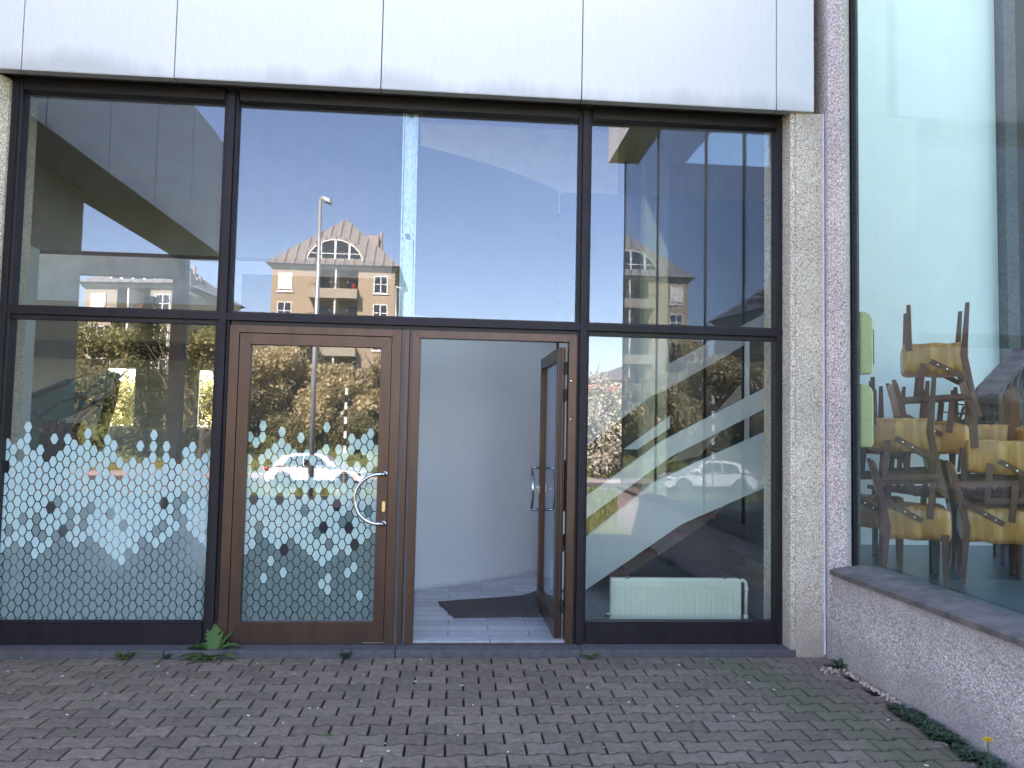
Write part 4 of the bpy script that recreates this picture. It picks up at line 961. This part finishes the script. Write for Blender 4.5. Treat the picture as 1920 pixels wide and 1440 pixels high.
lamp(-4.72, -54.4, 4.1, 8.3, .5, 'distant street lamp beside the mirrored apartment house')
sp = empty('marker_post', (-3.88, -22.4, -.98)); tag(sp, 'slim black and white striped marker post by the mirrored bushes', 'post')
mb = MB().tube([(0, 0, 0), (0, 0, 1.5)], .03, 8); mb.obj('pole', M['galv'], sp)
mb = MB()
for k in range(9): mb.box(-.05, .05, -.012, .012, 1.5+.26*k, 1.5+.26*(k+1)-.001, k % 2)
mb.obj('striped_board', [M['trim'], M['black']], sp)

# ------------------------------------------------------------------ buildings across the street
def house(name, x0, x1, yf, zb, ze, apex, depth, wallm, roofm, lb, detailed=True, storeys=3, bld='building', rz=0):
    cx = (x0+x1)/2; t = empty(name, (cx, yf, zb), (0, 0, rz)); tag(t, lb, bld); hw = (x1-x0)/2; H = ze-zb
    # local: front face at y=0 looking +y, body behind it
    ra, rb = (-.30*hw, .40*hw) if detailed else (0, 0)
    mb = MB(); levels = []
    if detailed:
        mb.box(-hw, ra, -depth, 0, 0, H); mb.box(rb, hw, -depth, 0, 0, H); mb.box(ra+.001, rb-.001, -depth, -1.6, 0, H-.001)
    else: mb.box(-hw, hw, -depth, 0, 0, H)
    mb.obj('wall', wallm, t)
    mb = MB(); mb.box(-hw-.35, hw+.35, -depth-.35, .35, H-.05, H+.12); mb.box(-hw-.18, hw+.18, -depth-.2, .2, H-.30, H-.051); mb.obj('cornice', M['trim'] if not detailed else wallm, t)
    mb = MB(); e = .55; a = apex-zb; zr = H+.121; px = .04*hw
    vs = [(-hw-e, e, zr), (hw+e, e, zr), (hw+e, -depth-e, zr), (-hw-e, -depth-e, zr), (px, -depth*.42, a), (px, -depth*.62, a)]
    mb.add(vs, [(0, 1, 4), (1, 2, 5, 4), (2, 3, 5), (3, 0, 4, 5), (3, 2, 1, 0)]); mb.add([(-hw-e, e, zr-.001), (hw+e, e, zr-.001), (hw+e, -depth-e, zr-.001), (-hw-e, -depth-e, zr-.001)]+[(-hw-e, e, zr-.10), (hw+e, e, zr-.10), (hw+e, -depth-e, zr-.10), (-hw-e, -depth-e, zr-.10)], [(4, 5, 6, 7), (0, 4, 5, 1), (1, 5, 6, 2), (2, 6, 7, 3), (3, 7, 4, 0)], 1)
    rf = mb.obj('roof', [roofm, M['frame_dark']], t)
    MB().box(.42*hw, .62*hw, -depth*.5, -depth*.4, H+(a-H)*.2, H+(a-H)*.72).tube([(.66*hw, -depth*.45, H+(a-H)*.2), (.66*hw, -depth*.45, H+(a-H)*.8)], .18, 8).obj('chimney', M['kerb'], rf)
    def win(x, z, w, h, blind=False):
        f = MB(); rect_frame(f, x-w/2, x+w/2, z, z+h, .10, .01, .07); f.box(x-.05, x+.05, .012, .06, z+.101, z+h-.101)
        if not blind: f.box(x-w/2+.101, x-.051, .014, .055, z+h*.5, z+h*.5+.08); f.box(x+.051, x+w/2-.101, .014, .055, z+h*.5, z+h*.5+.08)
        f.box(x-w/2-.1, x+w/2+.1, .0, .12, z-.10, z-.001)
        fo = f.obj('window', M['trim'], t)
        MB().box(x-w/2+.09, x+w/2-.09, .003, .009, z+.09, z+h-.09).obj('pane', M['dwin'], fo)
        if blind: MB().box(x-w/2+.02, x+w/2-.02, .075, .10, z+.22, z+h).obj('blind', M['blind'], fo)
    fh = 2.95
    for s in range(storeys):
        zt = H-.85-fh*s
        if hw < 2.2: win(0, zt-1.85, 1.3, 1.85); continue
        win(-hw+1.35, zt-1.9, 1.45, 1.9, detailed and s == 0); win(hw-1.45, zt-1.85, 1.45, 1.85)
        if not detailed:
            nmid = int((2*hw-6)/3)
            for q in range(nmid): win(-hw+4.4+q*3., zt-1.85, 1.3, 1.85)
        else:
            zf = zt-2.25; m_ = (ra+rb)/2
            b = MB().box(ra-.5, rb+.02, -1.6, 1.15, zf-.35, zf+.10); b.box(ra-.5, rb+.02, 1.0, 1.15, zf+.101, zf+.62); b.box(ra-.5, ra-.38, -.0, .999, zf+.101, zf+.62); b.box(rb-.1, rb+.02, .0, .999, zf+.101, zf+.62)
            bo = b.obj('balcony', M['render2'], t)
            rl = MB(); rl.box(ra-.5, rb+.02, 1.05, 1.10, zf+1.02, zf+1.08)
            for q in range(5): xx = ra-.48+(rb-ra+.48)*q/4; rl.box(xx, xx+.04, 1.06, 1.09, zf+.62, zf+1.02)
            rl.obj('railing', M['frame_dark'], bo)
            MB().box(m_-.08, m_+.08, -1.59, .9, zf+.101, zf+fh-.36).obj('party_screen', M['trim'], bo)
            f = MB(); f.box(ra+.3, ra+1.3, -1.58, -1.52, zf+.12, zf+2.1); f.box(rb-1.3, rb-.3, -1.58, -1.52, zf+.12, zf+2.1); f.obj('balcony_door', M['dwin'], bo)
            f = MB()
            for xx in (m_-.9, m_+.95): f.tube([(xx, -1.58, zf+1.75), (xx, -1.45, zf+1.75)], .14, 10)
            f.obj('wall_light', M['trim'], bo)
            if s == 0:
                f = MB(); f.tube([(rb-.35, .7, zf+.2), (rb-.35, .7, zf+1.2)], [.10, .22], 8); f.obj('closed_parasol', M['parasol'], bo)
                MB().prism([(ra+.5, zf+.2), (ra+1.9, zf+.2), (ra+1.6, zf+.8), (ra+.7, zf+.8)], 'y', .1, .4).obj('covered_barbecue', M['exc_dark'], bo)
    if detailed:   # half round dormer window in the front roof slope
        r = .47*hw; cxx = .0; n = 16; zc = H+.13
        arc = [(cxx+r*math.cos(R(180*k/n)), zc+r*.92*math.sin(R(180*k/n))) for k in range(n+1)]
        arc2 = [(cxx+r*1.13*math.cos(R(180*k/n)), zc+r*1.06*math.sin(R(180*k/n))) for k in range(n+1)]
        MB().prism(arc2, 'y', -depth*.30, -.25).obj('dormer', M['zincroof'] if roofm is M['zincroof'] else roofm, rf)
        dw = MB(); dw.prism(arc, 'y', -.249, -.20); dwo = dw.obj('dormer_pane', M['dwin'], rf)
        f = MB(); f.tube([(x, -.17, z) for x, z in arc], .085, 6)
        for u in (-.5, 0, .5): f.box(cxx+u*r-.11, cxx+u*r+.11, -.199, -.14, zc, zc+r*.92*math.sqrt(1-u*u))
        f.box(cxx-r*.88, cxx+r*.88, -.198, -.15, zc+r*.42, zc+r*.42+.08)
        f.obj('dormer_frame', M['trim'], rf)
    return t
house('apartment_house', -18.87, -6.34, -73.4, 4.5, 17.75, 24.3, 13, M['render'], M['zincroof'], 'buff apartment house with zinc roof and half round dormer, mirrored in the wide pane', True, 4)
house('apartment_house', -34.0, -25.2, -66, 4., 13.9, 17.6, 13, M['render2'], M['zincroof'], 'pale apartment house mirrored dimly in the upper left pane', True, 3, rz=R(8))
house('apartment_house', -27.6, -24.9, -66.5, 4., 13.6, 16.5, 11, M['renderdk'], M['tile'], 'darker brown apartment block beside the pale one', False, 3)
house('brick_house', -48, -37, -70, 4., 10.2, 13.5, 9, M['brick'], M['tile'], 'red brick house far left across the street', False, 2, 'house')
house('orange_house', 16.5, 26.5, -88, 3.5, 7.6, 9.8, 9, M['orange_wall'], M['tile'], 'low orange house with grey roof behind the white blossom', False, 1, 'house')
house('orange_house', 25.5, 35, -84, 3.5, 7.4, 10.0, 9, M['orange_wall'], M['tile'], 'second orange house farther right behind the blossom', False, 1, 'house')

# ------------------------------------------------------------------ trees and bushes on the bank
def crown(name, mt_, n, size, seed, blobs, mats2=None):
    rn = random.Random(seed); mb = MB()
    for _ in range(n):
        bx, by, bz, br = rn.choice(blobs)
        while True:
            d = Vector((rn.uniform(-1, 1), rn.uniform(-1, 1), rn.uniform(-1, 1)))
            if .25 < d.length < 1: break
        d *= .55+.45*rn.random()**.4
        k = 1+.25*noise.noise(d*2+Vector((seed, bx, bz)))
        p = Vector((bx, by, bz))+Vector((d.x*br, d.y*br, d.z*br*.85))*k
        s = size*rn.uniform(.5, 1.3); a = Vector((rn.gauss(0, 1), rn.gauss(0, 1), rn.gauss(0, 1))).normalized(); b = a.orthogonal().normalized()
        b = Matrix.Rotation(rn.uniform(0, 6.28), 3, a) @ b; c = a.cross(b)
        mb.add([p-b*s, p-c*s*.5, p+b*s, p+c*s*.5], [(0, 1, 2, 3)], 0)
    return mb
protos = {}
def tree(kind, x, y, z, s, rz, lb, grp='trees and bushes on the bank across the street'):
    if kind not in protos:
        t = empty({'blossom': 'blossom_tree', 'olive': 'broadleaf_tree', 'white': 'white_blossom_tree', 'conifer': 'conifer_tree', 'bare': 'bare_tree', 'shrub': 'dense_shrub'}[kind])
        rn = random.Random(len(kind)*13+len(protos)); mb = MB()
        if kind == 'conifer':
            mb.tube([(0, 0, 0), (0, 0, 6)], [.16, .03], 8); mb.obj('trunk', M['bark'], t); cm = MB()
            for i in range(2600):
                h = rn.random()**.8; zz = .6+5.6*h; rr = (1-h)*1.9*(.75+.35*math.sin(zz*6))+.1; a = rn.uniform(0, 6.28); q = rr*(.4+.6*rn.random())
                p = Vector((q*math.cos(a), q*math.sin(a), zz-q*.25)); d = Vector((math.cos(a), math.sin(a), -.25))*.22; sd = Vector((-math.sin(a), math.cos(a), 0))*.05
                cm.add([p-sd, p+d*.5-sd*1.5, p+d, p+sd], [(0, 1, 2, 3)])
            cm.obj('crown', M['conifer'], t)
        else:
            lim = {'bare': 26, 'shrub': 7}.get(kind, 12)
            hgt = 3.2
            mb.tube([(0, 0, -.3), (.05, 0, 1.2), (-.05, .05, 2.4)], [.17, .13, .1], 8)
            for i in range(lim):
                a = rn.uniform(0, 6.28); z0 = rn.uniform(.8, 2.3); l = rn.uniform(1.2, 2.6); e = rn.uniform(.5, 1.1)
                p1 = (math.cos(a)*l*.5, math.sin(a)*l*.5, z0+l*.6*e); p2 = (math.cos(a+.3)*l*.9, math.sin(a+.3)*l*.9, z0+l*1.25*e)
                mb.tube([(0, 0, z0), p1, p2], [.06, .035, .012], 5)
            mb.obj('trunk', M['bark'], t)
            bl = []
            for i in range({'bare': 14, 'shrub': 12}.get(kind, 17)):
                a = rn.uniform(0, 6.28); r_ = rn.uniform(.3, 1.75); bl.append((math.cos(a)*r_, math.sin(a)*r_, rn.uniform(1.0, 4.3)-(r_*.25), rn.uniform(.55, 1.05)))
            if kind == 'shrub': bl = [(a, b, c*.55+.1, r_) for a, b, c, r_ in bl]
            num = {'blossom': 9000, 'olive': 4200, 'white': 5200, 'bare': 900, 'shrub': 4200}[kind]
            crown('crown', None, num, {'blossom': .11, 'olive': .12, 'white': .075, 'bare': .07, 'shrub': .09}[kind], len(kind)+3, bl).obj('crown', {'blossom': M['blossom'], 'olive': M['olive'], 'white': M['whiteblossom'], 'bare': M['olive'], 'shrub': M['olive']}[kind], t)
        protos[kind] = t; o = t
    else: o = copy_tree(protos[kind])
    o.location = (x, y, z); o.rotation_euler = (0, 0, R(rz)); o.scale = (s, s, s); tag(o, lb, 'shrub' if kind == 'shrub' else 'tree', grp); return o
T = [('blossom', -12.6, -41.5, .6, 1.25, 0, 'cream blossom tree mirrored at the left edge of the closed door'),
     ('blossom', -9.6, -42.0, .8, 1.30, 80, 'cream blossom tree behind the mirrored lamp pole'),
     ('blossom', -6.9, -41.0, .5, 1.12, 160, 'cream blossom tree above the striped marker post'),
     ('blossom', -11.0, -46.5, 2.6, 1.28, 220, 'tall cream blossom tree whose top covers the apartment windows'),
     ('blossom', -4.8, -44.5, 2.0, .98, 300, 'smaller blossom tree at the right end of the bank'),
     ('olive', -15.6, -43.5, 1.5, 1.35, 30, 'olive green tree left of the blossom trees'),
     ('olive', -18.8, -42.5, 1.2, 1.4, 130, 'second olive green tree farther left on the bank'),
     ('olive', -22.4, -43.5, 1.5, 1.35, 250, 'third olive green tree on the bank mirrored in the left pane'),
     ('olive', -26.2, -42.0, 1.0, 1.3, 10, 'olive green tree near the left end of the bank'),
     ('bare', -13.6, -37.2, -.9, 1.5, 40, 'thinly leaved tree near the kerb at the left'),
     ('bare', -20.4, -37.4, -.9, 1.6, 190, 'twiggy half bare tree farther left by the kerb'),
     ('white', 8.0, -36.6, -1.1, 1.3, 0, 'white blossom tree mirrored at the left of the lower right pane'),
     ('white', 12.0, -37.2, -1.1, 1.4, 120, 'second white blossom tree beyond the first'),
     ('olive', 14.5, -38.5, -.3, 1.25, 77, 'olive tree right of the white blossom'),
     ('olive', 18.5, -39.5, .1, 1.35, 200, 'last olive tree on the right of the bank'),
     ('conifer', -17.2, -38.6, -.4, 1.45, 0, 'dark conifer among the trees on the bank')]
for a in T: tree(*a)
SH = [(-15.0, -39.2, .0), (-9.9, -39.0, -.2), (-5.6, -39.6, .0), (-3.2, -42.0, 1.0), (-1.0, -44.0, 1.8), (2.2, -42.5, 1.2), (5.6, -38.0, -.5), (9.6, -37.8, -.6)]
sl_ = ['olive shrub at the foot of the bank left of the car', 'olive shrub directly behind the parked car', 'olive shrub in front of the car bonnet', 'shrub on the slope right of the marker post', 'shrub higher on the bare slope', 'shrub on the slope in line with the doorway', 'brown shrub just left of the white blossom', 'brown shrub under the white blossom trees']
for (x, y, z), lb in zip(SH, sl_): tree('shrub', x, y, z, .82, x*37, lb)
mb = MB(); rn = random.Random(9)
for _ in range(16000):
    x = rn.uniform(-30, 24); y = rn.choice((rn.uniform(-46, -37), rn.uniform(-26, -12), rn.uniform(-12, -6.3)))
    if y > -12: x = rn.uniform(1.8, 9)
    elif -19 < y and x < 1.8 and x > -14: x += 16
    z = next(z0+(z1-z0)*(y-y0)/(y1-y0) for (y0, z0), (y1, z1) in zip(prof, prof[1:]) if y1 <= y <= y0)
    a = rn.uniform(0, 3.14); w, h = rn.uniform(.03, .08), rn.uniform(.15, .5)
    if y > -12: w, h = w*.4, h*.3
    w, h = w, h; mb.add([(x-w, y, z-.02), (x+w, y+w, z-.02), (x+rn.uniform(-.1, .1), y, z+h)], [(0, 1, 2)])
struct(mb.obj('grass', M['grass']), 'stuff', 'rough grass on the verge and the bank across the street')
# garden behind the hall seen through its rear windows
for i, (x, y) in enumerate(((-14.2, 24.0), (-12.2, 25.6), (-9.8, 24.2), (-7.6, 25.0), (-17, 25.5))):
    tree('shrub', x, y, 0, 1.2, i*70, ['first', 'second', 'third', 'fourth', 'fifth'][i]+' green shrub outside the rear windows, counted from the left' if i < 4 else 'outermost shrub behind the hall', 'shrubs behind the hall')
